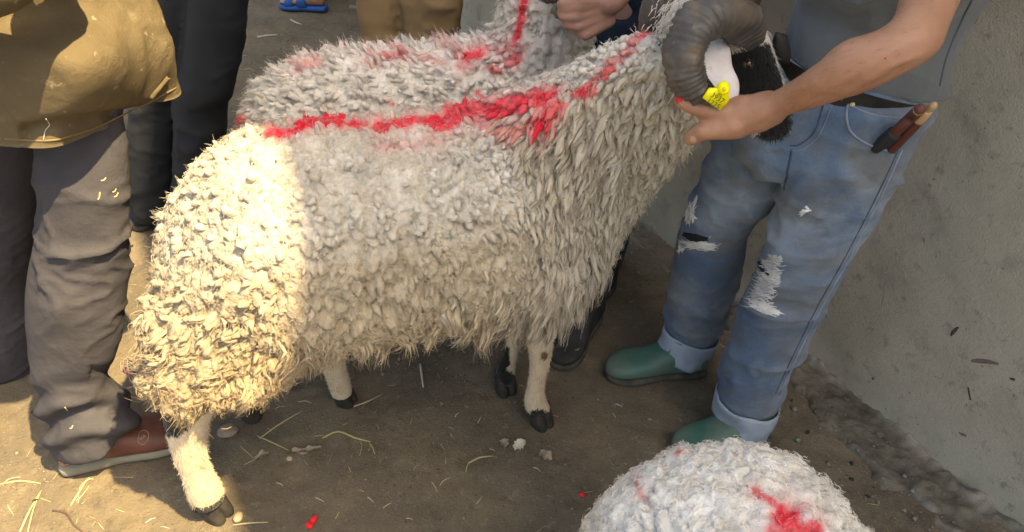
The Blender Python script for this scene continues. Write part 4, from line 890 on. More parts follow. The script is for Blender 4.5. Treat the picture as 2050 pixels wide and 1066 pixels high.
# hidden trunk, other arm, neck, head, legs
SH = np.array([.80, 1.14, 1.36])
limb(g, (.58, 1.19, .96), .085, (.68, 1.2, 1.28), .10); limb(g, (.62, 1.22, 1.34), .05, PY(1925, -140, .99), .05); limb(g, (.69, 1.15, 1.38), .05, (.66, 1.12, 1.50), .048)
HC = (.645, 1.09, 1.585); HF = (-.75, -.55, -.25); head(g, HC, HF)
limb(g, (.60, 1.27, 1.34), .052, (.50, 1.38, 1.16), .042); limb(g, (.50, 1.38, 1.16), .04, (.40, 1.34, 1.02), .028); fingers_plain(g, (.40, 1.34, 1.02), (-.6, -.6, -.5), (.5, -.6, 0))
limb(g, (.57, 1.15, .86), .05, (.57, 1.13, .52), .045); limb(g, (.57, 1.13, .52), .048, (.565, 1.14, .10), .036); limb(g, (.49, 1.22, .86), .05, (.43, 1.31, .52), .045); limb(g, (.43, 1.31, .52), .048, (.45, 1.36, .10), .036)
V, Q, T, Nn = remesh(g, 0.0046, 4); bv0 = bvh_of(V, Q, T)
for pts, rr_ in (([(1800, 95), (1740, 135), (1690, 160), (1640, 187)], .0045), ([(1640, 158), (1600, 178), (1560, 200), (1530, 212)], .0045), ([(1740, 100), (1690, 125), (1650, 160), (1610, 190)], .0035), ([(1560, 208), (1520, 212), (1480, 216), (1455, 222)], .005), ([(1555, 218), (1510, 228), (1470, 236)], .0048), ([(1545, 228), (1500, 246), (1462, 254)], .0048), ([(1850, 108), (1790, 130), (1720, 170)], .005)):
    pl = [hug(bv0, x, y, -.0016) for x, y in cr(np.array(pts, float), 5)]
    pl = [k_ for k_ in pl if k_ is not None]
    if len(pl) > 3: tube(pl, [rr_ * .7] + [rr_] * (len(pl) - 2) + [rr_ * .6], 8, 1, geo=g)
for x, y in ((1455, 222), (1462, 240), (1470, 254), (1410, 221), (1404, 263)):
    k_ = hug(bv0, x, y, -.006)
    if k_ is not None: limb(g, k_, .0105, k_ + np.array([.001, 0, 0]), .0105)
V, Q, T, Nn = remesh(g, 0.0042, 3)
tend = .0012 * fbm(V * np.array([1, 1, 1]), 45, 2, 9)
Vk = V + Nn * tend[:, None]
body_man = mobj('body', Vk, Q, T, M_skin, man); bv_arm = bvh_of(Vk, Q, T)
M_dye = surf('red_dye', (0.35, 0.02, 0.03), (0.5, 0.03, 0.04), 60, rough=.6, bump=())
for (cx, cy, r1, r2) in ((1360, 197, 9, 11),): hug_patch(bv_arm, cx, cy, r1, r2, 20, 'dyed_fingertip', M_dye, body_man, .0006, 2)
pa, na = sample_surface(V, Q, T, Nn, 14000); qa = pix(pa); ka = (qa[:, 0] > 1540) & (qa[:, 0] < 1880) & (qa[:, 1] > 0) & (qa[:, 1] < 260) & (pa[:, 1] < .95) & (pa[:, 2] > .95)
pa, na = pa[ka], na[ka]; ta = np.linspace(0, 1, 4)[None, :, None]; da = nrm(na * .35 + np.array([-.9, .1, -.5]) + .25 * rng.standard_normal(na.shape))
hair('arm_hair', body_man, pa[:, None] + da[:, None] * ta * rng.uniform(.004, .011, (len(pa), 1, 1)), .00007, np.tile(np.array([.06, .035, .022]), (len(pa), 1)))
M_nail = surf('nail', (.42, .26, .19), (.48, .3, .22), 40, rough=.35, bump=())
hug_patch(bv_arm, 1388, 280, 8, 6, 50, 'nail', M_nail, body_man, .0006, 3, 3, 16, .05)
hug_patch(bv_arm, 1772, 117, 3, 2, 10, 'scratch', M_dye, body_man, .0003, 4, 3, 12)
hair_cap(man, HC, HF, M_hair); eyes(man, HC, HF)
# jeans
g = Geo()
pxloft([(1450, 205, 1620, 225, 1.22, .8), (1432, 250, 1600, 265, 1.22, .8), (1420, 305, 1585, 330, 1.23, .8), (1397, 375, 1562, 390, 1.24, .8), (1364, 450, 1505, 450, 1.28, .8), (1349, 510, 1490, 500, 1.31, .8), (1337, 590, 1471, 580, 1.34, .8), (1326, 650, 1450, 645, 1.36, .8), (1318, 684, 1428, 700, 1.36, .8)], 32, 4, geo=g)
pxloft([(1610, 195, 1856, 208, 1.13, .7), (1578, 285, 1822, 290, 1.125, .7), (1571, 370, 1783, 372, 1.12, .72), (1546, 450, 1736, 455, 1.12, .75), (1515, 530, 1690, 540, 1.12, .75), (1492, 600, 1653, 606, 1.13, .75), (1470, 670, 1616, 677, 1.14, .78), (1442, 745, 1578, 762, 1.14, .78), (1436, 796, 1556, 818, 1.14, .8)], 32, 4, geo=g)
pxloft([(1545, 105, 1862, 190, 1.17, .55), (1525, 150, 1858, 215, 1.17, .56), (1480, 215, 1846, 250, 1.17, .56), (1470, 280, 1800, 300, 1.16, .54), (1500, 340, 1720, 345, 1.16, .46)], 36, 4, geo=g)
V, Q, T, Nn = remesh(g, 0.0065, 5)
qv = pix(V)
knee = lambda P_: .004 * np.sin(pix(P_)[:, 1] / 11 + 2.2 * fbm(P_, 7, 2, 3)) * np.exp(-((pix(P_)[:, 1] - 700) / 75) ** 2) + .003 * np.sin(pix(P_)[:, 1] / 9 + pix(P_)[:, 0] / 30) * np.exp(-((pix(P_)[:, 1] - 330) / 50) ** 2)
V = cloth(V, Q, T, Nn, .017, 11, (1, 1, 1.6), knee)
jeans = mobj('jeans', V, Q, T, M_denim, man); bvj = bvh_of(V, Q, T)
def cuff(rows, seam):
    g = pxloft(rows, 40, 4, cap=(False, False), disp=lambda P_, a, t: .006 * vn(P_, 20, 5) + .003 * vn(P_, 60, 6))
    V1, Q1, T1 = g.arr(); c0 = V1.mean(0); V2 = c0 + (V1 - c0) * np.array([.95, .95, 1])
    k = len(V1); n_ = 40; rr = k // n_
    rim = [[(rr - 1) * n_ + j, (rr - 1) * n_ + (j + 1) % n_, k + (rr - 1) * n_ + (j + 1) % n_, k + (rr - 1) * n_ + j] for j in range(n_)] + [[j, k + j, k + (j + 1) % n_, (j + 1) % n_] for j in range(n_)]
    o = mobj('cuff', np.vstack([V1, V2]), np.vstack([Q1, Q1[:, ::-1] + k, rim]), None, M_denim_in, jeans)
    return o
cuff([(1328, 655, 1444, 672, 1.36, .82), (1320, 678, 1430, 698, 1.36, .82), (1313, 694, 1414, 722, 1.36, .82)], None)
cuff([(1432, 786, 1562, 806, 1.14, .86), (1430, 808, 1552, 836, 1.14, .86), (1428, 826, 1532, 862, 1.14, .86)], None)
M_stitch = surf('seam', (0.17, 0.21, 0.29), (0.23, 0.27, 0.35), 60, rough=.9, bump=((500, .4),))
M_stitch2 = surf('dark_seam', (0.03, 0.05, 0.10), (0.06, 0.085, 0.14), 60, rough=.9, bump=((500, .4),))
hug_line(bvj, [(1697, 208), (1694, 232), (1702, 262), (1727, 284), (1765, 299), (1793, 304)], .0034, 'pocket_edge', M_stitch, jeans)
hug_line(bvj, [(1690, 205), (1740, 228), (1800, 238), (1828, 238)], .0016, 'stitching', M_stitch, jeans)
hug_line(bvj, [(1806, 300), (1775, 370), (1735, 450), (1690, 535), (1645, 615), (1600, 705), (1560, 790)], .0022, 'side_seam', M_stitch, jeans, sub=10)
hug_line(bvj, [(1798, 300), (1767, 368), (1727, 448), (1682, 533), (1637, 613), (1592, 703), (1552, 788)], .0012, 'stitching', M_stitch2, jeans, sub=10)
hug_line(bvj, [(1648, 212), (1640, 240), (1628, 268), (1600, 290), (1582, 292)], .0016, 'stitching', M_stitch2, jeans)
hug_line(bvj, [(1665, 212), (1652, 246), (1636, 276), (1606, 300), (1584, 302)], .0014, 'stitching', M_stitch, jeans)
hug_line(bvj, [(1690, 178), (1684, 200)], .006, 'belt_loop', M_stitch, jeans, off=.002)
hug_line(bvj, [(1585, 300), (1578, 340), (1570, 380)], .002, 'stitching', M_stitch2, jeans)
p_ = hug(bvj, 1706, 210, .001); capsule(p_, .0045, p_ + np.array([0, -.002, .001]), .0035, 10).obj('rivet', M_brass, jeans)
M_hole_shade = surf('hole_shade', (0.012, 0.014, 0.02), (0.02, 0.02, 0.025), 20, rough=1, bump=())  # near-black colour stands in for the shade inside the rips
hug_patch(bvj, 1392, 476, 27, 8, 12, 'torn_hole_shade', M_hole_shade, jeans, .0022, 3, rag=.2)
hug_patch(bvj, 1397, 490, 32, 6, 8, 'frayed_edge', M_thread, jeans, .0028, 4, rag=.5)
threads(bvj, 1396, 489, 28, 7, 6, 60, 'frayed_threads', M_thread, jeans, 40, 3)
hug_patch(bvj, 1384, 425, 9, 22, 18, 'worn_patch', M_thread, jeans, .0012, 6, rag=.9)
threads(bvj, 1384, 425, 20, 8, 100, 40, 'frayed_threads', M_thread, jeans, 18, 4)
hug_patch(bvj, 1362, 498, 6, 9, 0, 'worn_patch', M_thread, jeans, .0012, 7, rag=.8)
M_worn = surf('worn_weave', (.33, .34, .36), (.5, .49, .47), 60, rough=.95, bump=((500, .5),), stretch=(.3, .3, 3))
hug_patch(bvj, 1534, 560, 22, 46, 18, 'worn_patch', M_worn, jeans, .0010, 8, rag=.4)
hug_patch(bvj, 1528, 538, 19, 6, 48, 'torn_hole_shade', M_hole_shade, jeans, .0024, 9, rag=.2)
hug_patch(bvj, 1530, 616, 34, 9, 22, 'frayed_edge', M_thread, jeans, .0026, 2, rag=.3)
hug_patch(bvj, 1553, 520, 16, 9, 30, 'frayed_edge', M_worn, jeans, .0014, 5, rag=.4)
threads(bvj, 1532, 562, 22, 44, 14, 150, 'frayed_threads', M_thread, jeans, 30, 5, .0007)
threads(bvj, 1525, 612, 28, 10, 20, 50, 'frayed_threads', M_thread, jeans, 34, 6, .0007)
for (cx, cy, r1, r2, an, sd_) in ((1612, 424, 12, 4, -15, 1), (1618, 418, 8, 2.5, 40, 2), (1605, 430, 6, 2, -50, 3)): hug_patch(bvj, cx, cy, r1, r2, an, 'white_fleck', surf('white_fleck', (.62, .62, .6), None, rough=.9, bump=()), jeans, .0012, sd_, 3, 14, .5)
# T-shirt
g = Geo(); pxloft([(1560, 118, 1896, 188, 1.175, .62), (1566, 95, 1900, 150, 1.175, .62), (1574, 50, 1922, 80, 1.18, .6), (1588, 0, 1964, 0, 1.185, .58), (1606, -120, 2035, -120, 1.15, .6), (1640, -260, 2075, -260, 1.16, .5), (1700, -370, 2040, -380, 1.165, .42), (1790, -430, 1950, -440, 1.165, .4)], 40, 5, geo=g)
pxloft([(1850, -190, 2045, -190, 1.04, .8), (1840, -250, 2050, -260, 1.08, .75), (1850, -330, 2040, -340, 1.12, .6)], 24, 4, geo=g)
limb(g, (.60, 1.26, 1.36), .075, (.56, 1.32, 1.26), .07)
V, Q, T, Nn = remesh(g, 0.008, 4); V = cloth(V, Q, T, Nn, .026, 23, (1.3, 1.3, .8))
tee = mobj('t_shirt', V, Q, T, M_tee, man); bvt = bvh_of(V, Q, T)
hug_line(bvt, [(1880, 172), (1895, 110), (1925, 40), (1945, 0)], .0016, 'side_seam', surf('shirt_seam', (.06, .075, .095), None, rough=.9, bump=()), tee)
# belt
g = pxloft([(1556, 100, 1868, 188, 1.165, .6), (1552, 122, 1866, 206, 1.165, .6), (1548, 142, 1862, 224, 1.165, .6)], 48, 3, cap=(False, False), expo=2.1); g.obj('belt', M_belt, man)
bvb = bvh_of(*g.arr()); beltob = [o for o in man.children if o.name.startswith('belt')][0]
for x, y in ((1582, 118), (1606, 139)):
    a_, b_ = hug(bvb, x + 2, y - 6, .002), hug(bvb, x - 2, y + 6, .002)
    if a_ is not None and b_ is not None: capsule(a_, .0022, b_, .0022, 8).obj('belt_stud', M_brass, beltob)
g = Geo(); pxloft([(1553, 66, 1576, 72, 1.12, .6), (1545, 95, 1582, 105, 1.12, .6), (1552, 122, 1580, 128, 1.12, .6)], 16, 3, geo=g, expo=3.5); g.obj('pouch', M_belt, man)
# boots
def boot(heel, toe, top):
    g = Geo(); foot_loft(heel, toe, [(.0, .026, .016, .075), (.06, .038, .016, .11), (.25, .041, .016, .125), (.42, .041, .016, .105), (.62, .046, .016, .078), (.82, .047, .016, .066), (.94, .036, .016, .056), (1.0, .016, .016, .042)], g)
    h_, t_ = np.array(heel), np.array(toe); a_ = h_ + (t_ - h_) * .22
    tube([a_ + np.array([0, 0, .04]), a_ + np.array([0, 0, .12]), np.array(top)], [.044, .043, .042], 24, 4, geo=g)
    V, Q, T, Nn = remesh(g, .006, 6); V = V + Nn * (.0022 * fbm(V, 24, 2, 5))[:, None]
    o = mobj('boot', V, Q, T, M_rubber, man); g = Geo(); foot_loft(heel, toe, [(a, b * 1.06, c, d) for a, b, c, d in SOLE], g, expo=3); g.obj('sole', M_dark_sole, o)
boot(PZ(1408, 742), PZ(1212, 752), PY(1380, 680, 1.36)); boot(PZ(1532, 868), PZ(1345, 915), PY(1495, 800, 1.14))
# the wooden-handled tools in his pocket
M_wood = surf('dark_red_wood', (0.085, 0.028, 0.022), (0.13, 0.045, 0.032), 30, rough=.45, bump=((120, .2),), stretch=(1, 1, .3))
M_palewood = surf('pale_wood', (0.42, 0.26, 0.13), (0.5, 0.33, 0.18), 40, rough=.6, bump=((120, .2),))
M_sheath = surf('black_sheath', (0.018, 0.02, 0.024), (0.03, 0.03, 0.035), 30, rough=.6, bump=((120, .2),))
def tool(rows, name, label):
    b_ = PY(*rows[0][:3]); t = thing(name, label, 'knife', b_)
    for nm, mt, pts in rows[1:]:
        tube([PY(x, y, wy) for x, y, wy, r in pts], [r for *_, r in pts], 12, 4, geo=None).obj(nm, mt, t)
    return t
tool([(1752, 298, 1.040), ('sheath', M_sheath, [(1752, 300, 1.050, .008), (1770, 284, 1.040, .011), (1792, 266, 1.030, .012)]), ('handle', M_wood, [(1788, 269, 1.031, .0085), (1808, 250, 1.020, .0088), (1830, 230, 1.010, .0088), (1842, 219, .92, .0078)]), ('pommel', M_palewood, [(1840, 221, .92, .0076), (1845, 216, 1.003, .006)])], 'knife', 'dark red wooden knife handle, the plain one, in the torn jeans pocket')
tool([(1785, 300, 1.050), ('handle', M_wood, [(1785, 300, 1.050, .008), (1805, 278, 1.037, .0088), (1830, 252, 1.023, .0085), (1840, 241, 1.017, .008)]), ('tip', M_palewood, [(1838, 243, 1.018, .0082), (1848, 232, 1.013, .0086), (1856, 224, 1.009, .0078), (1858, 221, 1.008, .0056), (1868, 212, 1.003, .006), (1873, 208, 1.000, .0035)])], 'knife', 'wooden handle with pale turned tip in the torn jeans pocket')
# ---- the man at the left in the tan jacket
left = thing('person', 'person in tan canvas jacket, charcoal trousers and brown leather sandals', 'person', (-.9, 1.2, 0))
def inner_leg(g, rows):
    """the leg inside a trouser leg, following its middle"""
    C = [PY((r[0] + r[2]) / 2, (r[1] + r[3]) / 2, r[4]) for r in rows]; R = [min(.055, .55 * np.linalg.norm(PY(r[2], r[3], r[4]) - PY(r[0], r[1], r[4])) / 2 * min(1, r[5] + .2)) for r in rows]
    tube(C, R, 14, 3, geo=g)
NEAR_LEG = [(80, 190, 240, 180, 1.15, .6), (72, 300, 250, 300, 1.12, .65), (74, 400, 257, 400, 1.095, .7), (62, 500, 258, 500, 1.09, .72), (56, 600, 254, 602, 1.08, .72), (68, 700, 236, 700, 1.07, .75), (76, 760, 216, 762, 1.065, .8), (84, 810, 240, 800, 1.065, .85), (96, 860, 268, 838, 1.065, .8), (112, 888, 268, 858, 1.065, .75)]
FAR_LEG = [(-150, 190, 90, 190, 1.30, .7), (-135, 300, 85, 300, 1.32, .7), (-120, 420, 72, 430, 1.34, .7), (-100, 560, 66, 560, 1.36, .7), (-80, 680, 72, 680, 1.37, .7), (-70, 760, 70, 750, 1.37, .7), (-70, 830, 50, 812, 1.37, .7)]
g = Geo()
inner_leg(g, NEAR_LEG); inner_leg(g, FAR_LEG); limb(g, PY(155, 200, 1.15), .05, (-.83, 1.22, .95), .07); limb(g, PY(-30, 200, 1.30), .05, (-.83, 1.22, .95), .07)
limb(g, (-.83, 1.22, .95), .10, (-.80, 1.22, 1.35), .10); limb(g, (-.78, 1.22, 1.40), .05, (-.74, 1.22, 1.52), .048)
HCL = (-.70, 1.22, 1.60); HFL = (.85, 0, -.45); head(g, HCL, HFL)
LW = np.array([-.60, .93, 1.20])
limb(g, (-.80, 1.06, 1.38), .05, (-.84, .94, 1.14), .04); limb(g, (-.84, .94, 1.14), .038, LW, .026); fingers_plain(g, LW, (.2, 1, .1), (0.3, 0, -.8))  # near arm held forward, out of view, to shade the upper jacket
limb(g, (-.80, 1.38, 1.38), .05, (-.77, 1.46, 1.17), .04); limb(g, (-.77, 1.46, 1.17), .038, (-.59, 1.34, 1.20), .026); fingers_plain(g, (-.59, 1.34, 1.20), (.2, -1, 0), (.3, 0, -.8))
V, Q, T, Nn = remesh(g, .0065, 4); mobj('body', V, Q, T, M_skin, left); hair_cap(left, HCL, HFL, M_hair); eyes(left, HCL, HFL)
# trousers
g = Geo()
pxloft(NEAR_LEG, 40, 5, geo=g)
pxloft(FAR_LEG, 32, 4, geo=g)
pxloft([(-60, 60, 200, 60, 1.24, .5), (-80, 130, 215, 130, 1.24, .55), (-90, 230, 220, 230, 1.24, .5)], 32, 4, geo=g)
V, Q, T, Nn = remesh(g, .0065, 4)
stack = lambda P_: .013 * np.sin(pix(P_)[:, 1] / 10.5 + (pix(P_)[:, 0] - 150) / 42 + 1.6 * fbm(P_, 8, 2, 3)) * np.exp(-((pix(P_)[:, 1] - 850) / 70) ** 2) * (P_[:, 1] < 1.22) + .008 * np.exp(-((pix(P_)[:, 1] - 745) / 14) ** 2) * -1 * (P_[:, 1] < 1.22) * (pix(P_)[:, 0] > 180)
V = cloth(V, Q, T, Nn, .012, 37, (1, 1, 1.4), stack); tr = mobj('trousers', V, Q, T, M_slate, left); bvl = bvh_of(V, Q, T)
M_fleck = surf('straw_fleck', (.42, .34, .17), (.5, .42, .25), 50, rough=.9, bump=())
for (x, y, x2, y2) in ((202, 362, 212, 356), (196, 400, 200, 385), (225, 385, 232, 378), (228, 395, 236, 386), (130, 815, 136, 822), (140, 858, 146, 852)): hug_line(bvl, [(x, y), ((x + x2) / 2 + 1, (y + y2) / 2 + 2), (x2, y2)], .0012, 'straw_fleck', M_fleck, tr)
# jacket: an open coat hanging from the shoulders, its front corner swinging out
hem = [PZ(362, 182, .86), PZ(300, 214, .87), PZ(232, 250, .88), PZ(160, 281, .89), PZ(95, 297, .90), PZ(0, 293, .905), PZ(-110, 280, .90), np.array([-1.00, 1.02, .88]), np.array([-1.12, 1.2, .86]), np.array([-1.06, 1.36, .87]), np.array([-.92, 1.44, .87]), np.array([-.74, 1.40, .86])]
r1 = [PY(334, 82, 1.25), PY(285, 100, 1.16), PY(228, 118, 1.06), PY(160, 140, 1.0), PY(95, 150, .99), PY(0, 150, .99), PY(-100, 140, 1.02), np.array([-.98, 1.06, 1.0]), np.array([-1.07, 1.2, .98]), np.array([-1.02, 1.33, .98]), np.array([-.90, 1.40, .98]), np.array([-.74, 1.36, .98])]
def oval(cx, cy, z, a, b): return [np.array([cx + a * math.cos(t), cy + b * math.sin(t), z]) for t in np.radians([20, -12, -42, -68, -90, -112, -140, -165, 180, 150, 110, 65])]
rings = [hem, r1, oval(-.82, 1.22, 1.10, .20, .21), oval(-.79, 1.22, 1.24, .20, .225), oval(-.78, 1.22, 1.35, .16, .235), oval(-.785, 1.22, 1.42, .10, .17), oval(-.77, 1.22, 1.455, .065, .075)]
A = np.array(rings)                                  # (ring, 12, 3): closed loops smoothed both ways
def smooth_loop(L_, sub=14):
    L_ = np.vstack([L_[-2:], L_, L_[:3]]); o_ = cr(L_, sub); return o_[2 * sub: -(2 * sub) - 1 + 0][:12 * sub]
Lp = np.array([smooth_loop(r) for r in A]); nA = Lp.shape[1]
Gd = np.array([cr(Lp[:, j], 18) for j in range(nA)]).transpose(1, 0, 2)
Rr = len(Gd); Vj = Gd.reshape(-1, 3); Qj = grid_faces(Rr, nA)
me_n = np.cross(np.roll(Gd, -1, 1) - np.roll(Gd, 1, 1), np.gradient(Gd, axis=0)); nj = nrm(me_n).reshape(-1, 3)
ctr = Gd.mean(1, keepdims=True); sgn = np.sign(np.sum(nj.reshape(Gd.shape) * (Gd - ctr), -1)).reshape(-1, 1); nj = nj * sgn
Vj = cloth(Vj, None, None, nj, .016, 51, (1.2, 1.2, 1.2))
pj = pix(Vj); sag = -.018 * np.exp(-(((pj[:, 1] - (262 - .16 * (pj[:, 0] - 90))) / 16) ** 2)) * (pj[:, 0] > 40) * (pj[:, 0] < 320) * (Vj[:, 1] < 1.55); Vj = Vj + nj * sag[:, None]
Vi = Vj - nj * .004; k = len(Vj)
edge = [[j, (j + 1) % nA, k + (j + 1) % nA, k + j] for j in range(nA)]
jk = mobj('jacket', np.vstack([Vj, Vi]), np.vstack([Qj, Qj[:, ::-1] + k, edge]), None, M_canvas, left); bvk = bvh_of(Vj, Qj, None)
for a_, e_, w_, h_ in (((-.80, 1.06, 1.38), (-.84, .94, 1.14), .075, .062), ((-.84, .94, 1.14), (-.64, .932, 1.19), .06, .048), ((-.80, 1.38, 1.38), (-.77, 1.46, 1.17), .075, .062), ((-.77, 1.46, 1.17), (-.61, 1.355, 1.20), .06, .048)):
    g = Geo(); limb(g, a_, w_, e_, h_); V, Q, T = g.arr(); mobj('sleeve', V, Q, T, M_canvas, jk)
M_cseam = surf('canvas_seam', (.15, .105, .05), (.2, .145, .075), 60, rough=.95, bump=((300, .3),))
hug_line(bvk, [(10, 278), (95, 282), (160, 267), (232, 238), (300, 204), (352, 176)], .0016, 'hem_stitching', M_cseam, jk)
hug_line(bvk, [(300, 196), (316, 176), (334, 154)], .0045, 'pocket_welt', M_canvas, jk, off=.002)
hug_line(bvk, [(303, 199), (320, 178), (338, 156)], .0012, 'pocket_stitching', M_cseam, jk, off=.002)
hug_line(bvk, [(92, 236), (100, 250), (92, 262), (88, 280)], .0007, 'loose_thread', M_thread, jk, off=.002)
# sandals
def sandal(heel, toe, logo=False):
    g = Geo(); foot_loft(heel, toe, [(a, b * 1.05, c, d * 1.5) for a, b, c, d in SOLE], g, expo=3.2); o = g.obj('sandal', M_pale_sole, left)
    g = Geo(); foot_loft(heel, toe, [(.04, .028, .03, .07), (.2, .032, .03, .10), (.4, .034, .03, .10), (.6, .036, .03, .075), (.8, .038, .03, .055), (.97, .018, .03, .04)], g); g.obj('foot', M_skin, o)
    g = Geo(); foot_loft(heel, toe, [(.36, .040, .02, .112), (.42, .044, .02, .112), (.55, .047, .018, .098), (.7, .051, .018, .082), (.82, .050, .018, .070), (.9, .043, .018, .062)], g, expo=2.3); st = g.obj('strap', M_leather, o); return st, g, o
sh_, th_ = PZ(128, 940), PZ(395, 872)
st, gst, so = sandal(sh_, th_); bvs = bvh_of(*gst.arr())
M_emb = surf('embossed_line', (.30, .2, .15), (.36, .25, .2), 60, rough=.6, bump=())
hug_line(bvs, [(276, 878), (280, 866), (289, 862), (297, 868), (296, 880), (287, 890), (277, 886), (276, 878)], .0009, 'embossed_badge', M_emb, st, off=.0006)
b0 = hug(bvs, 285, 877, .0012); bx_, by_ = hug(bvs, 291, 873, .0012), hug(bvs, 283, 868, .0012)
if b0 is not None and bx_ is not None and by_ is not None:
    ex = bx_ - b0; ey = by_ - b0; ey = ey - nrm(ex) * (ey @ nrm(ex)); text_mesh('BEA', 'embossed_badge', M_emb, st, b0, ex, ey, .009, .001)
sandal(PZ(-175, 858), PZ(-12, 842))

# ---- the person in black trousers behind him
def plain_person(label, base, legs, cloth_mat, shoes, hip, shirt_mat, face, seed, skin=M_skin, leg_amp=.012, extra=None, vox=.0075):
    t = thing('person', label, 'person', base); hip = np.array(hip, float); f = nrm(np.array(face, float)); s = np.cross((0, 0, 1.), f)
    g = Geo(); limb(g, hip + (0, 0, .05), .09, hip + (0, 0, .40), .10); hc = hip + np.array([0, 0, .68]) + f * .02; limb(g, hip + (0, 0, .45), .05, hip + (0, 0, .58), .048); head(g, hc, f)
    for q_, (h_, to) in zip((-1, 1), shoes):
        limb(g, hip + s * q_ * .19 + (0, 0, .44), .045, hip + s * q_ * .25 + f * .02 + (0, 0, .17), .038); limb(g, hip + s * q_ * .25 + f * .02 + (0, 0, .17), .036, hip + s * q_ * .24 + f * .12 + (0, 0, -.03), .026)
        fingers_plain(g, hip + s * q_ * .24 + f * .12 + (0, 0, -.03), np.array([0, 0, -1.]) + f * .3, f)
    for r in legs: inner_leg(g, r); limb(g, PY((r[0][0] + r[0][2]) / 2, r[0][1], r[0][4]), .05, hip + (0, 0, .02), .07)
    if extra: extra(g)
    V, Q, T, Nn = remesh(g, vox, 3); mobj('body', V, Q, T, skin, t); hair_cap(t, hc, f, M_hair); eyes(t, hc, f)
    g = Geo()
    for r in legs: pxloft(r, 30, 4, geo=g)
    loft(np.array([hip + (0, 0, -.12), hip + (0, 0, -.02), hip + (0, 0, .08)]), np.array([s * .16, s * .175, s * .165]), np.array([f * .10, f * .12, f * .115]), 28, 4, geo=g)
    V, Q, T, Nn = remesh(g, .009, 3); V = cloth(V, Q, T, Nn, leg_amp, seed, (1, 1, 1.5)); tr = mobj('trousers', V, Q, T, cloth_mat, t)
    g = Geo(); loft(np.array([hip + (0, 0, .02), hip + (0, 0, .15), hip + (0, 0, .32), hip + (0, 0, .44), hip + (0, 0, .50)]), np.array([s * .18, s * .175, s * .20, s * .19, s * .07]), np.array([f * .125, f * .12, f * .13, f * .09, f * .06]), 32, 4, geo=g)
    for q_ in (-1, 1): limb(g, hip + s * q_ * .18 + (0, 0, .44), .065, hip + s * q_ * .225 + (0, 0, .26), .058)
    V, Q, T, Nn = remesh(g, .01, 4); V = cloth(V, Q, T, Nn, .008, seed + 3); mobj('shirt', V, Q, T, shirt_mat, t)
    return t, (V, Q, T)
bl, _ = plain_person('person in black trousers standing behind the tan jacket', (-1.1, 1.98, 0),
    [[(305, -80, 412, -80, 2.0, .85), (288, 60, 392, 60, 2.0, .8), (268, 180, 366, 180, 2.0, .8), (254, 262, 352, 262, 2.0, .8), (255, 330, 348, 338, 2.0, .8), (264, 405, 340, 412, 2.0, .8), (270, 432, 330, 440, 2.0, .8)],
     [(380, -80, 508, -80, 1.95, .8), (372, 40, 494, 40, 1.95, .8), (362, 130, 480, 130, 1.95, .8), (352, 185, 470, 185, 1.95, .8), (350, 210, 456, 212, 1.95, .8), (346, 280, 450, 280, 1.95, .8), (345, 380, 440, 380, 1.95, .8), (345, 440, 430, 440, 1.95, .8)]],
    M_black_cloth, ((PZ(335, 415), PZ(268, 462)), (PZ(405, 410), PZ(360, 470))), (-.98, 2.02, .98), M_black_cloth, (.3, -1, 0), 71)
shoe(bl, PZ(335, 415), PZ(268, 462), M_black_shoe, M_dark_sole); shoe(bl, PZ(405, 412), PZ(350, 472), M_black_shoe, M_dark_sole)
# ---- the person in khaki trousers behind the second sheep
kh, _ = plain_person('person in khaki brown trousers behind the second sheep', (-.35, 2.2, 0),
    [[(708, -80, 800, -80, 2.15, .85), (711, 0, 803, 0, 2.15, .8), (722, 80, 802, 82, 2.15, .8), (735, 200, 805, 200, 2.15, .8), (745, 330, 805, 330, 2.15, .8), (750, 385, 800, 388, 2.15, .8)],
     [(798, -80, 936, -80, 2.12, .8), (799, 0, 928, 0, 2.12, .8), (808, 78, 917, 80, 2.12, .8), (815, 200, 902, 200, 2.12, .8), (822, 330, 895, 330, 2.12, .8), (827, 388, 890, 390, 2.12, .8)]],
    M_khaki, ((PZ(775, 385), PZ(765, 425)), (PZ(858, 388), PZ(862, 430))), (-.32, 2.2, .95), M_grey_cloth, (.1, -1, 0), 81)
shoe(kh, PZ(776, 380), PZ(762, 450), M_black_shoe, M_dark_sole); shoe(kh, PZ(858, 384), PZ(866, 455), M_black_shoe, M_dark_sole)
# ---- the person in navy holding the second sheep by the horn
def grip(g):
    E_, Wr = PY(1330, -150, 1.55), PY(1222, 0, 1.425)
    limb(g, (.40, 1.62, 1.34), .05, E_, .042); limb(g, E_, .042, Wr, .030)
    kn = [(1156, 14), (1150, 34), (1156, 54), (1172, 72)]
    for i, (x, y) in enumerate(kn):
        w0 = PY(1212 + 2 * i, 4 + 12 * i, 1.425); b_ = PY(x, y, 1.405); limb(g, w0, .016, b_, .0105)
        m1 = PY(x - 26 + 3 * i, y + 4 - 4 * i, 1.412); m2 = PY(x - 34 + 6 * i, y - 6 - 3 * i, 1.44); m3 = PY(x - 22 + 6 * i, y - 12 - 4 * i, 1.455)
        limb(g, b_, .0098, m1, .0092); limb(g, m1, .0092, m2, .0085); limb(g, m2, .0085, m3, .0075)
    limb(g, PY(1195, 0, 1.42), .018, PY(1160, 0, 1.41), .014); limb(g, PY(1160, 0, 1.41), .0135, PY(1128, 6, 1.415), .011)
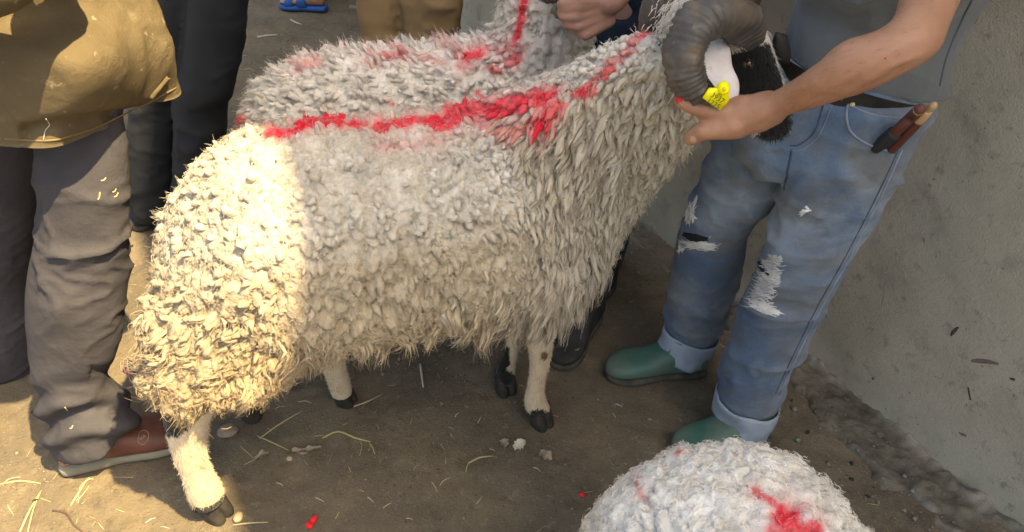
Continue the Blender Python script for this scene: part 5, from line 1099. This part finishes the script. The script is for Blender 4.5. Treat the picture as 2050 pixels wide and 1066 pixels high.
nv, shirtg = plain_person("person in navy shirt and dark jeans holding the second sheep's horn", (.22, 1.62, 0),
    [[(1172, 30, 1300, 30, 1.64, .8), (1168, 150, 1278, 150, 1.62, .8), (1152, 300, 1255, 300, 1.60, .8), (1148, 450, 1235, 450, 1.57, .8), (1150, 560, 1218, 565, 1.545, .85), (1140, 598, 1204, 612, 1.54, .85)],
     [(1235, 30, 1345, 30, 1.72, .8), (1215, 250, 1300, 250, 1.76, .8), (1200, 420, 1268, 420, 1.79, .8), (1195, 505, 1252, 508, 1.79, .8)]],
    M_navy_denim, ((PZ(1185, 640), PZ(1118, 742)), (PZ(1225, 520), PZ(1190, 600))), (.33, 1.70, .92), M_navy_tee, (-.6, -.8, -.2), 91, M_skin2, extra=grip, vox=.0042)
shoe(nv, PZ(1188, 632), PZ(1112, 740), M_black_shoe, M_dark_sole, hi=.105, wk=1.15); shoe(nv, PZ(1232, 510), PZ(1192, 600), M_black_shoe, M_dark_sole)
g = pxloft([(1146, 560, 1208, 570, 1.54, .9), (1140, 600, 1204, 618, 1.54, .9)], 24, 3, cap=(False, False)); g.obj('cuff', M_denim, [o for o in nv.children if o.name.startswith('trousers')][0])
bvn = bvh_of(*shirtg); sb = hug(bvn, 1276, 11, .002); sx, sy = hug(bvn, 1284, 11, .002), hug(bvn, 1276, 5, .002)
if sb is not None and sx is not None and sy is not None:
    ex = sx - sb; ey = sy - sb; ey = ey - nrm(ex) * (ey @ nrm(ex)); text_mesh('AS REI', 'chest_print', M_thread, [o for o in nv.children if o.name.startswith('shirt')][0], sb, ex, ey, .012, .002)
# ---- the foot in the blue sandal far back
bf = thing('person', 'person further back with a bare foot in a blue two-strap sandal', 'person', PZ(610, 15))
def blue(heel, toe):
    g = Geo(); foot_loft(heel, toe, [(a, b * 1.05, c, d * 1.4) for a, b, c, d in SOLE], g, expo=3); o = g.obj('sandal', M_blue_foam, bf)
    for t0, t1, hh in ((.38, .55, .088), (.66, .82, .070)):
        g = Geo(); foot_loft(heel, toe, [(t0, .044, .012, hh + .006), ((t0 + t1) / 2, .047, .012, hh), (t1, .049, .012, hh - .008)], g); g.obj('strap', M_blue_foam, o)
h1, t1_ = PZ(655, 22), PZ(562, 16); h2, t2_ = h1 + np.array([.02, .22, 0]), t1_ + np.array([.05, .24, 0])
blue(h1, t1_); blue(h2, t2_)
g = Geo(); bh = (h1 + h2) / 2 + np.array([0, 0, .92])
for h_, to in ((h1, t1_), (h2, t2_)):
    foot_loft(h_, to, [(.03, .026, .03, .07), (.12, .034, .03, .105), (.3, .036, .03, .11), (.5, .038, .03, .08), (.75, .042, .03, .06), (.93, .034, .03, .05), (.98, .016, .03, .042)], g)
    a_ = h_ + (to - h_) * .15; limb(g, a_ + (0, 0, .07), .034, a_ + (0, 0, .30), .045); limb(g, a_ + (0, 0, .30), .05, bh + (a_ - bh) * np.array([.5, .5, 0]), .075)
limb(g, bh, .10, bh + (0, 0, .4), .11); limb(g, bh + (0, 0, .45), .05, bh + (0, 0, .58), .048); head(g, bh + (0, 0, .68), (-1, -.2, 0))
s_ = np.array([.2, -1, 0])
for q_ in (-1, 1): limb(g, bh + nrm(s_) * q_ * .19 + (0, 0, .44), .045, bh + nrm(s_) * q_ * .25 + (0, 0, .17), .038); limb(g, bh + nrm(s_) * q_ * .25 + (0, 0, .17), .036, bh + nrm(s_) * q_ * .25 + (-.1, 0, -.05), .026); fingers_plain(g, bh + nrm(s_) * q_ * .25 + np.array([-.1, 0, -.05]), (-.2, 0, -1), (-1, 0, .2))
V, Q, T, Nn = remesh(g, .008, 3); mobj('body', V, Q, T, M_skin, bf); hair_cap(bf, bh + (0, 0, .68), (-1, -.2, 0), M_hair); eyes(bf, bh + (0, 0, .68), (-1, -.2, 0))
g = Geo()
for h_, to in ((h1, t1_), (h2, t2_)):
    a_ = h_ + (to - h_) * .15; limb(g, a_ + (0, 0, .24), .068, a_ + (0, 0, .5), .075); limb(g, a_ + (0, 0, .5), .078, bh + (a_ - bh) * np.array([.5, .5, 0]), .10)
limb(g, bh - (0, 0, .03), .14, bh + (0, 0, .05), .15); V, Q, T, Nn = remesh(g, .011, 3); mobj('trousers', cloth(V, Q, T, Nn, .01, 101), Q, T, M_grey_cloth, bf)
g = Geo(); limb(g, bh, .15, bh + (0, 0, .36), .15); limb(g, bh + nrm(s_) * .17 + (0, 0, .42), .07, bh + nrm(s_) * .23 + (0, 0, .25), .06); limb(g, bh - nrm(s_) * .17 + (0, 0, .42), .07, bh - nrm(s_) * .23 + (0, 0, .25), .06)
V, Q, T, Nn = remesh(g, .012, 3); mobj('shirt', cloth(V, Q, T, Nn, .008, 104), Q, T, M_slate, bf)
# ------------------------------------------------------------------ litter on the ground
M_straw = surf('straw', (0.34, 0.27, 0.14), (0.46, 0.38, 0.22), 40, rough=.8, bump=((300, .3),), bdist=.001)
M_green = surf('green_straw', (0.30, 0.30, 0.12), (0.42, 0.38, 0.17), 40, rough=.8, bump=((300, .3),), bdist=.001)
M_pale = surf('pale_stick', (0.40, 0.36, 0.28), (0.50, 0.46, 0.38), 40, rough=.8, bump=())
M_leaf = surf('dry_leaf', (0.20, 0.165, 0.125), (0.30, 0.25, 0.20), 60, rough=.9, bump=((200, .4),), bdist=.002)
M_twig = surf('dark_twig', (0.055, 0.035, 0.03), (0.10, 0.06, 0.05), 60, rough=.9, bump=((200, .4),), bdist=.001)
M_redscrap = surf('red_scrap', (0.55, 0.012, 0.02), (0.68, 0.02, 0.03), 60, rough=.7, bump=((300, .5),), bdist=.002)
M_purple = surf('purple_cloth', (0.17, 0.07, 0.115), (0.26, 0.12, 0.175), 40, rough=.9, bump=((200, .4),), bdist=.002)
M_stone = surf('stone', (0.16, 0.13, 0.10), (0.26, 0.21, 0.165), 60, rough=.95, bump=((160, .5),), bdist=.002)
M_dung = surf('dark_clod', (0.022, 0.02, 0.017), (0.04, 0.034, 0.028), 60, rough=1, bump=((120, .6),), bdist=.004)
M_ochre = surf('pale_clod', (0.33, 0.25, 0.16), (0.42, 0.33, 0.23), 50, rough=1, bump=((160, .5),), bdist=.002)
def gz(x, y):
    P1 = np.array([[x, y, 0.]]); return float((0.006 * fbm(P1, 3.0, 3, 3) + 0.0055 * fbm(P1, 14, 3, 5) + 0.0045 * fbm(P1, 45, 2, 9))[0]) - .004
def on_ground(x, y, up=.0):
    p_ = PZ(x, y, 0); p_[2] = gz(p_[0], p_[1]) + up; return p_
def stalk(name, label, cat, lines, mat, group=None, r=.0016):
    """lines of pixel points on the ground; the first is the stem, more are side shoots joined to it"""
    root = None
    for i, pts in enumerate(lines):
        P = [on_ground(x, y, r * .9 + .002 * (j % 2)) for j, (x, y) in enumerate(pts)]
        g = tube(P, [r * (1 - .35 * i)] * (len(P) - 1) + [r * .5], 6, 3)
        if i == 0:
            if len(lines) == 1: o = g.obj(name, mat); return tag(o, label, cat, group)
            root = thing(name, label, cat, P[0], group); g.obj('stem', mat, root)
        else: g.obj('side_shoot', mat, root)
    return root
def blob(name, label, cat, x, y, rx, ry, rz, mat, seed=0, group=None, parent=None, rough=.35):
    c0 = on_ground(x, y, 0); r_ = np.random.default_rng(seed); a = r_.uniform(0, 3)
    C, U, W = [], [], []
    for t in (-.96, -.75, -.35, .1, .5, .8, .97):
        k = math.sqrt(1 - t * t); C.append(c0 + np.array([0, 0, rz * (t * .6 + .45)])); U.append(np.array([math.cos(a), math.sin(a), 0]) * rx * k); W.append(np.array([-math.sin(a), math.cos(a), 0]) * ry * k)
    g = loft(np.array(C), np.array(U), np.array(W), 16, 2, disp=lambda V, q, t: rough * min(rx, ry) * fbm(V + seed, .6 / min(rx, ry), 3, seed))
    return tag(g.obj(name, mat, parent), label, cat, group)
def leaf(name, label, x, y, lx, wy, ang, mat, seed=1, cat='leaf', group=None):
    c0 = on_ground(x, y, .003); a = math.radians(ang); d = np.array([math.cos(a), math.sin(a), 0]); s_ = np.array([-d[1], d[0], 0]); r_ = np.random.default_rng(seed)
    n1, n2 = 10, 6; V = []
    for i in range(n1):
        t = i / (n1 - 1); hw = wy * math.sin(math.pi * min(1, .08 + t * .9)) ** .7 * (1 + .25 * r_.normal())
        for j in range(n2):
            u = j / (n2 - 1) * 2 - 1; V.append(c0 + d * lx * (t - .5) + s_ * hw * u + np.array([0, 0, .006 * abs(u) * (1 + .5 * r_.normal()) + .004 * math.sin(t * 6 + seed)]))
    V = np.array(V); Q = grid_faces(n1, n2, False); k = len(V)
    return tag(mobj(name, np.vstack([V, V - (0, 0, .001)]), np.vstack([Q, Q[:, ::-1] + k]), None, mat), label, cat, group)
stalk('match_stick', 'pale flat stick lying alone under the ram\'s belly', 'stick', [[(841, 728), (844, 750), (847, 773)]], M_pale, r=.0032)
stalk('straw_stalk', 'long straight straw stalk beside the ram\'s hind hoof, angled to the far leg', 'straw', [[(518, 875), (560, 850), (607, 822)]], M_straw, r=.0017)
stalk('straw_stalk', 'bent greenish stalk meeting the long straw behind the hind leg', 'straw', [[(514, 870), (545, 888), (578, 902)]], M_green, r=.0017)
stalk('grass_stem', 'branching green-yellow dry grass stem in front of the far hind leg', 'straw', [[(645, 876), (678, 866), (710, 876), (742, 884)], [(738, 884), (746, 896), (750, 908)], [(720, 880), (724, 894), (720, 912)], [(738, 883), (740, 893), (738, 902)]], M_green, r=.0022)
stalk('straw_stalk', 'thick straw stalk lying beside the small dry leaves', 'straw', [[(938, 926), (960, 918), (988, 914)], [(938, 926), (934, 938), (933, 946)]], M_straw, r=.002)
stalk('straw_stalk', 'straw stalk resting at the far hind hoof', 'straw', [[(708, 814), (735, 802), (765, 786)]], M_straw, r=.0018)
stalk('straw_stalk', 'straw stalk lying by the black shoe under the ram', 'straw', [[(1104, 712), (1128, 722), (1152, 731)]], M_straw, r=.0015)
stalk('straw_stalk', 'straw stalk lying between the two green boots', 'straw', [[(1432, 682), (1450, 693), (1466, 700)]], M_straw, r=.0015)
stalk('straw_stalk', 'flat straw lying by the near hind hoof on the shadow edge', 'straw', [[(465, 1050), (500, 1046), (536, 1044)]], M_straw, r=.0018)
stalk('dark_twig', 'thin dark twig on the sunlit earth below the sandal', 'twig', [[(105, 1022), (130, 1026), (145, 1048), (165, 1064)]], M_twig, r=.0022)
stalk('straw_clump', 'yellow tangled straw clump on the sunlit earth below the sandal', 'straw', [[(140, 1010), (158, 985), (172, 962), (185, 958)], [(150, 1000), (165, 990), (178, 970)], [(155, 1005), (160, 975), (178, 955)], [(185, 958), (220, 955), (265, 952)], [(148, 1018), (155, 1030), (152, 1045)], [(160, 990), (172, 992), (180, 985)]], M_straw, r=.0022)
stalk('straw_stalk', 'pair of long pale straws standing out on the sunlit earth', 'straw', [[(38, 1064), (62, 1020), (82, 980)], [(55, 1064), (68, 1020), (82, 980)]], M_straw, r=.0022)
stalk('straw_stalk', 'straw lying across the sunlit earth near the sandal heel', 'straw', [[(0, 968), (40, 962), (80, 966)], [(5, 970), (20, 960), (40, 955)]], M_straw, r=.0022)
stalk('straw_stalk', 'long pale straw on the far ground near the blue sandal', 'straw', [[(515, 75), (535, 73), (556, 72)]], M_pale, r=.004)
stalk('straw_stalk', 'short bent pale straw on the far ground by the blue sandal', 'straw', [[(582, 40), (592, 45), (604, 50)]], M_pale, r=.004)
spots = [(420, 870, 12, 40), (495, 905, 24, 40), (510, 920, 30, -20), (700, 800, 0, 0), (1045, 770, 8, 30), (670, 770, 30, 30), (915, 830, 8, -50), (960, 840, 10, -60), (905, 870, 8, 60), (742, 1000, 10, 40), (775, 1010, 12, -30), (870, 975, 14, 60), (890, 965, 16, -40), (675, 1030, 10, -60), (985, 900, 8, 20), (640, 1000, 12, 25), (820, 1040, 8, 10), (1075, 940, 10, 30), (1240, 810, 10, 20),
         (1010, 880, 7, -30), (960, 1000, 12, -50), (560, 970, 10, 30), (700, 940, 9, 70), (240, 1020, 12, 20), (300, 1040, 14, -30), (200, 1050, 12, 50), (90, 1000, 14, 20), (330, 1055, 12, 10), (20, 1020, 14, 60), (560, 815, 14, -10), (610, 805, 18, 10), (1230, 830, 8, 60), (640, 730, 16, -40), (1010, 660, 14, 30), (860, 590, 8, 20), (545, 115, 14, -5), (500, 140, 12, 5), (590, 90, 10, 8)]
for i, (x, y, l_, an) in enumerate(spots):
    if l_ == 0: continue
    a = math.radians(an); dx, dy = math.cos(a) * l_ * .8, math.sin(a) * l_ * .8
    stalk('straw_piece', 'short dry straw piece scattered on the packed earth', 'straw', [[(x - dx, y - dy), (x + random.uniform(-2, 2), y + random.uniform(-2, 2)), (x + dx, y + dy)]], M_straw if i % 3 else M_pale, 'short straw pieces scattered on the earth', r=random.uniform(.0007, .0012))
leaf('dry_leaf', 'pale curled dry leaf in front of the near front hoof', 1040, 892, .035, .012, 30, M_pale, 3)
leaf('dry_leaf', 'brown crumpled dry leaf nearest the woolly white sheep', 1092, 914, .034, .014, 140, M_leaf, 5)
leaf('dry_leaf', 'small torn dry leaf with a yellow rim beside the pale curled leaf', 1010, 888, .024, .011, 100, M_leaf, 7)
leaf('dry_leaf', 'long narrow brown leaf between hind leg and grass stem', 615, 904, .07, .008, 8, M_leaf, 9)
leaf('dry_leaf', 'grey shredded leaf by the bent green stalk', 525, 915, .035, .010, 30, M_leaf, 11)
blob('stone', 'rounded brown stone behind the near hind leg', 'stone', 458, 866, .024, .018, .022, M_stone, 3)
blob('dark_clod', 'black rounded clod behind the ram\'s near hind leg', 'clod', 505, 836, .03, .026, .045, M_dung, 5)
blob('pale_clod', 'ochre crumb of earth by the near hind hoof', 'clod', 478, 1036, .014, .011, .012, M_ochre, 7)
blob('pale_clod', 'ochre crumb of earth beside the long brown leaf', 'clod', 580, 918, .008, .007, .008, M_ochre, 9)
for sd_, (x, y) in enumerate(((622, 1052), (630, 1042))):
    pass
red = thing('red_scrap', 'crumpled scarlet scrap on the shaded earth in front of the ram', 'scrap', on_ground(625, 1048))
for sd_, (x, y, r_) in enumerate(((620, 1054, .010), (629, 1043, .010), (625, 1048, .007))):
    o = blob('fold', None, None, x, y, r_, r_ * .75, r_ * 1.1, M_redscrap, 21 + sd_, None, red); o.data.transform(Matrix.Translation(Vector(-ROOT[red.name]) * 0))
blob('red_scrap', 'tiny red scrap beside the white sheep\'s flank', 'scrap', 1165, 992, .007, .006, .008, M_redscrap, 31)
rag = thing('cloth_strip', 'twisted purple cloth strip on the sunlit earth behind the hind leg', 'cloth', on_ground(268, 740))
for pts in ([(295, 705), (278, 720), (262, 738), (255, 745)], [(246, 742), (262, 750), (278, 765), (292, 782)], [(250, 742), (260, 741), (268, 746)]):
    P = [on_ground(x, y, .008) for x, y in pts]; tube(P, [.006, .012, .010, .004][:len(P)], 10, 4, flat=.35, disp=lambda V, a, t: .003 * vn(V, 120, 3)).obj('twist', M_purple, rag)
# fine litter nobody could count
def scatter(name, label, cat, n, box, mat, maker, dens=None):
    g = Geo(); r_ = np.random.default_rng(abs(hash(name)) % 1000 if False else len(name) * 13)
    for _ in range(n):
        x, y = r_.uniform(box[0], box[1]), r_.uniform(box[2], box[3])
        if (np.array([x, y, 0]) - WB) @ WN < .05: continue
        if dens is not None and r_.random() > dens(x, y): continue
        maker(g, r_, x, y, gz(x, y))
    o = g.obj(name, mat); tag(o, label, cat, kind='stuff'); return o
def chaff(g, r_, x, y, z):
    a = r_.uniform(0, 6.28); l_ = r_.uniform(.003, .013) * (1.5 if r_.random() < .12 else 1); d = np.array([math.cos(a), math.sin(a), r_.normal(0, .08)]); w_ = r_.uniform(.0004, .0010); s_ = np.array([-d[1], d[0], 0]) * w_; c0 = np.array([x, y, z + .0018]); b_ = np.array([0, 0, w_])
    V = [c0 - d * l_ - s_, c0 - d * l_ + s_, c0 - d * l_ + b_ * 2, c0 + d * l_ - s_ * .5, c0 + d * l_ + s_ * .5, c0 + d * l_ + b_ * 1.5]
    g.add(V, [[0, 1, 4, 3], [1, 2, 5, 4], [2, 0, 3, 5]], [[0, 2, 1], [3, 4, 5]])
def pebble(g, r_, x, y, z):
    s_ = r_.uniform(.0012, .0042) if r_.random() < .93 else r_.uniform(.004, .009); c0 = np.array([x, y, z + s_ * .25]); rr = s_ * r_.uniform(.7, 1.2, 6)
    V = [c0 + (rr[0], 0, 0), c0 + (0, rr[1], 0), c0 - (rr[2], 0, 0), c0 - (0, rr[3], 0), c0 + (0, 0, rr[4] * .7), c0 - (0, 0, rr[5] * .6)]
    g.add(V, None, [[0, 1, 4], [1, 2, 4], [2, 3, 4], [3, 0, 4], [1, 0, 5], [2, 1, 5], [3, 2, 5], [0, 3, 5]])
patch = lambda x, y: float(np.clip(.55 + 1.1 * fbm(np.array([[x, y, 0.]]), 2.2, 2, 77)[0], .08, 1))
scatter('straw_litter', 'fine broken straw strewn over the packed earth', 'straw', 1700, (-2.3, 1.2, .55, 4.4), M_straw, chaff, patch)
scatter('gravel', 'small grit and pebbles on the packed earth', 'gravel', 6500, (-2.3, 1.2, .55, 4.2), M_stone, pebble, patch)
near_wall = lambda x, y: float(np.exp(-(((np.array([x, y, 0]) - WB) @ WN - .16) / .12) ** 2))
scatter('rubble', 'crumbled concrete grit along the foot of the wall', 'rubble', 5000, (-.6, 1.3, .6, 3.4), surf('concrete_grit', (.15, .14, .12), (.24, .22, .195), 60, rough=.95, bump=()), lambda g, r_, x, y, z: pebble(g, r_, x, y, z + .008), near_wall)

def pellet(g, r_, x, y, z):
    a = r_.uniform(0, 6.28); d = np.array([math.cos(a), math.sin(a), 0]) * r_.uniform(.001, .003); rr = r_.uniform(.0028, .0045); c0 = np.array([x, y, z + rr * .6]); capsule(c0 - d, rr, c0 + d, rr * .9, 7, g)
scatter('droppings', 'small dark sheep droppings trodden into the earth', 'droppings', 420, (-1.6, .9, .6, 3.6), M_dung, pellet, lambda x, y: float(np.clip(3 * fbm(np.array([[x, y, 0.]]), 2.6, 2, 91)[0], 0, 1)))
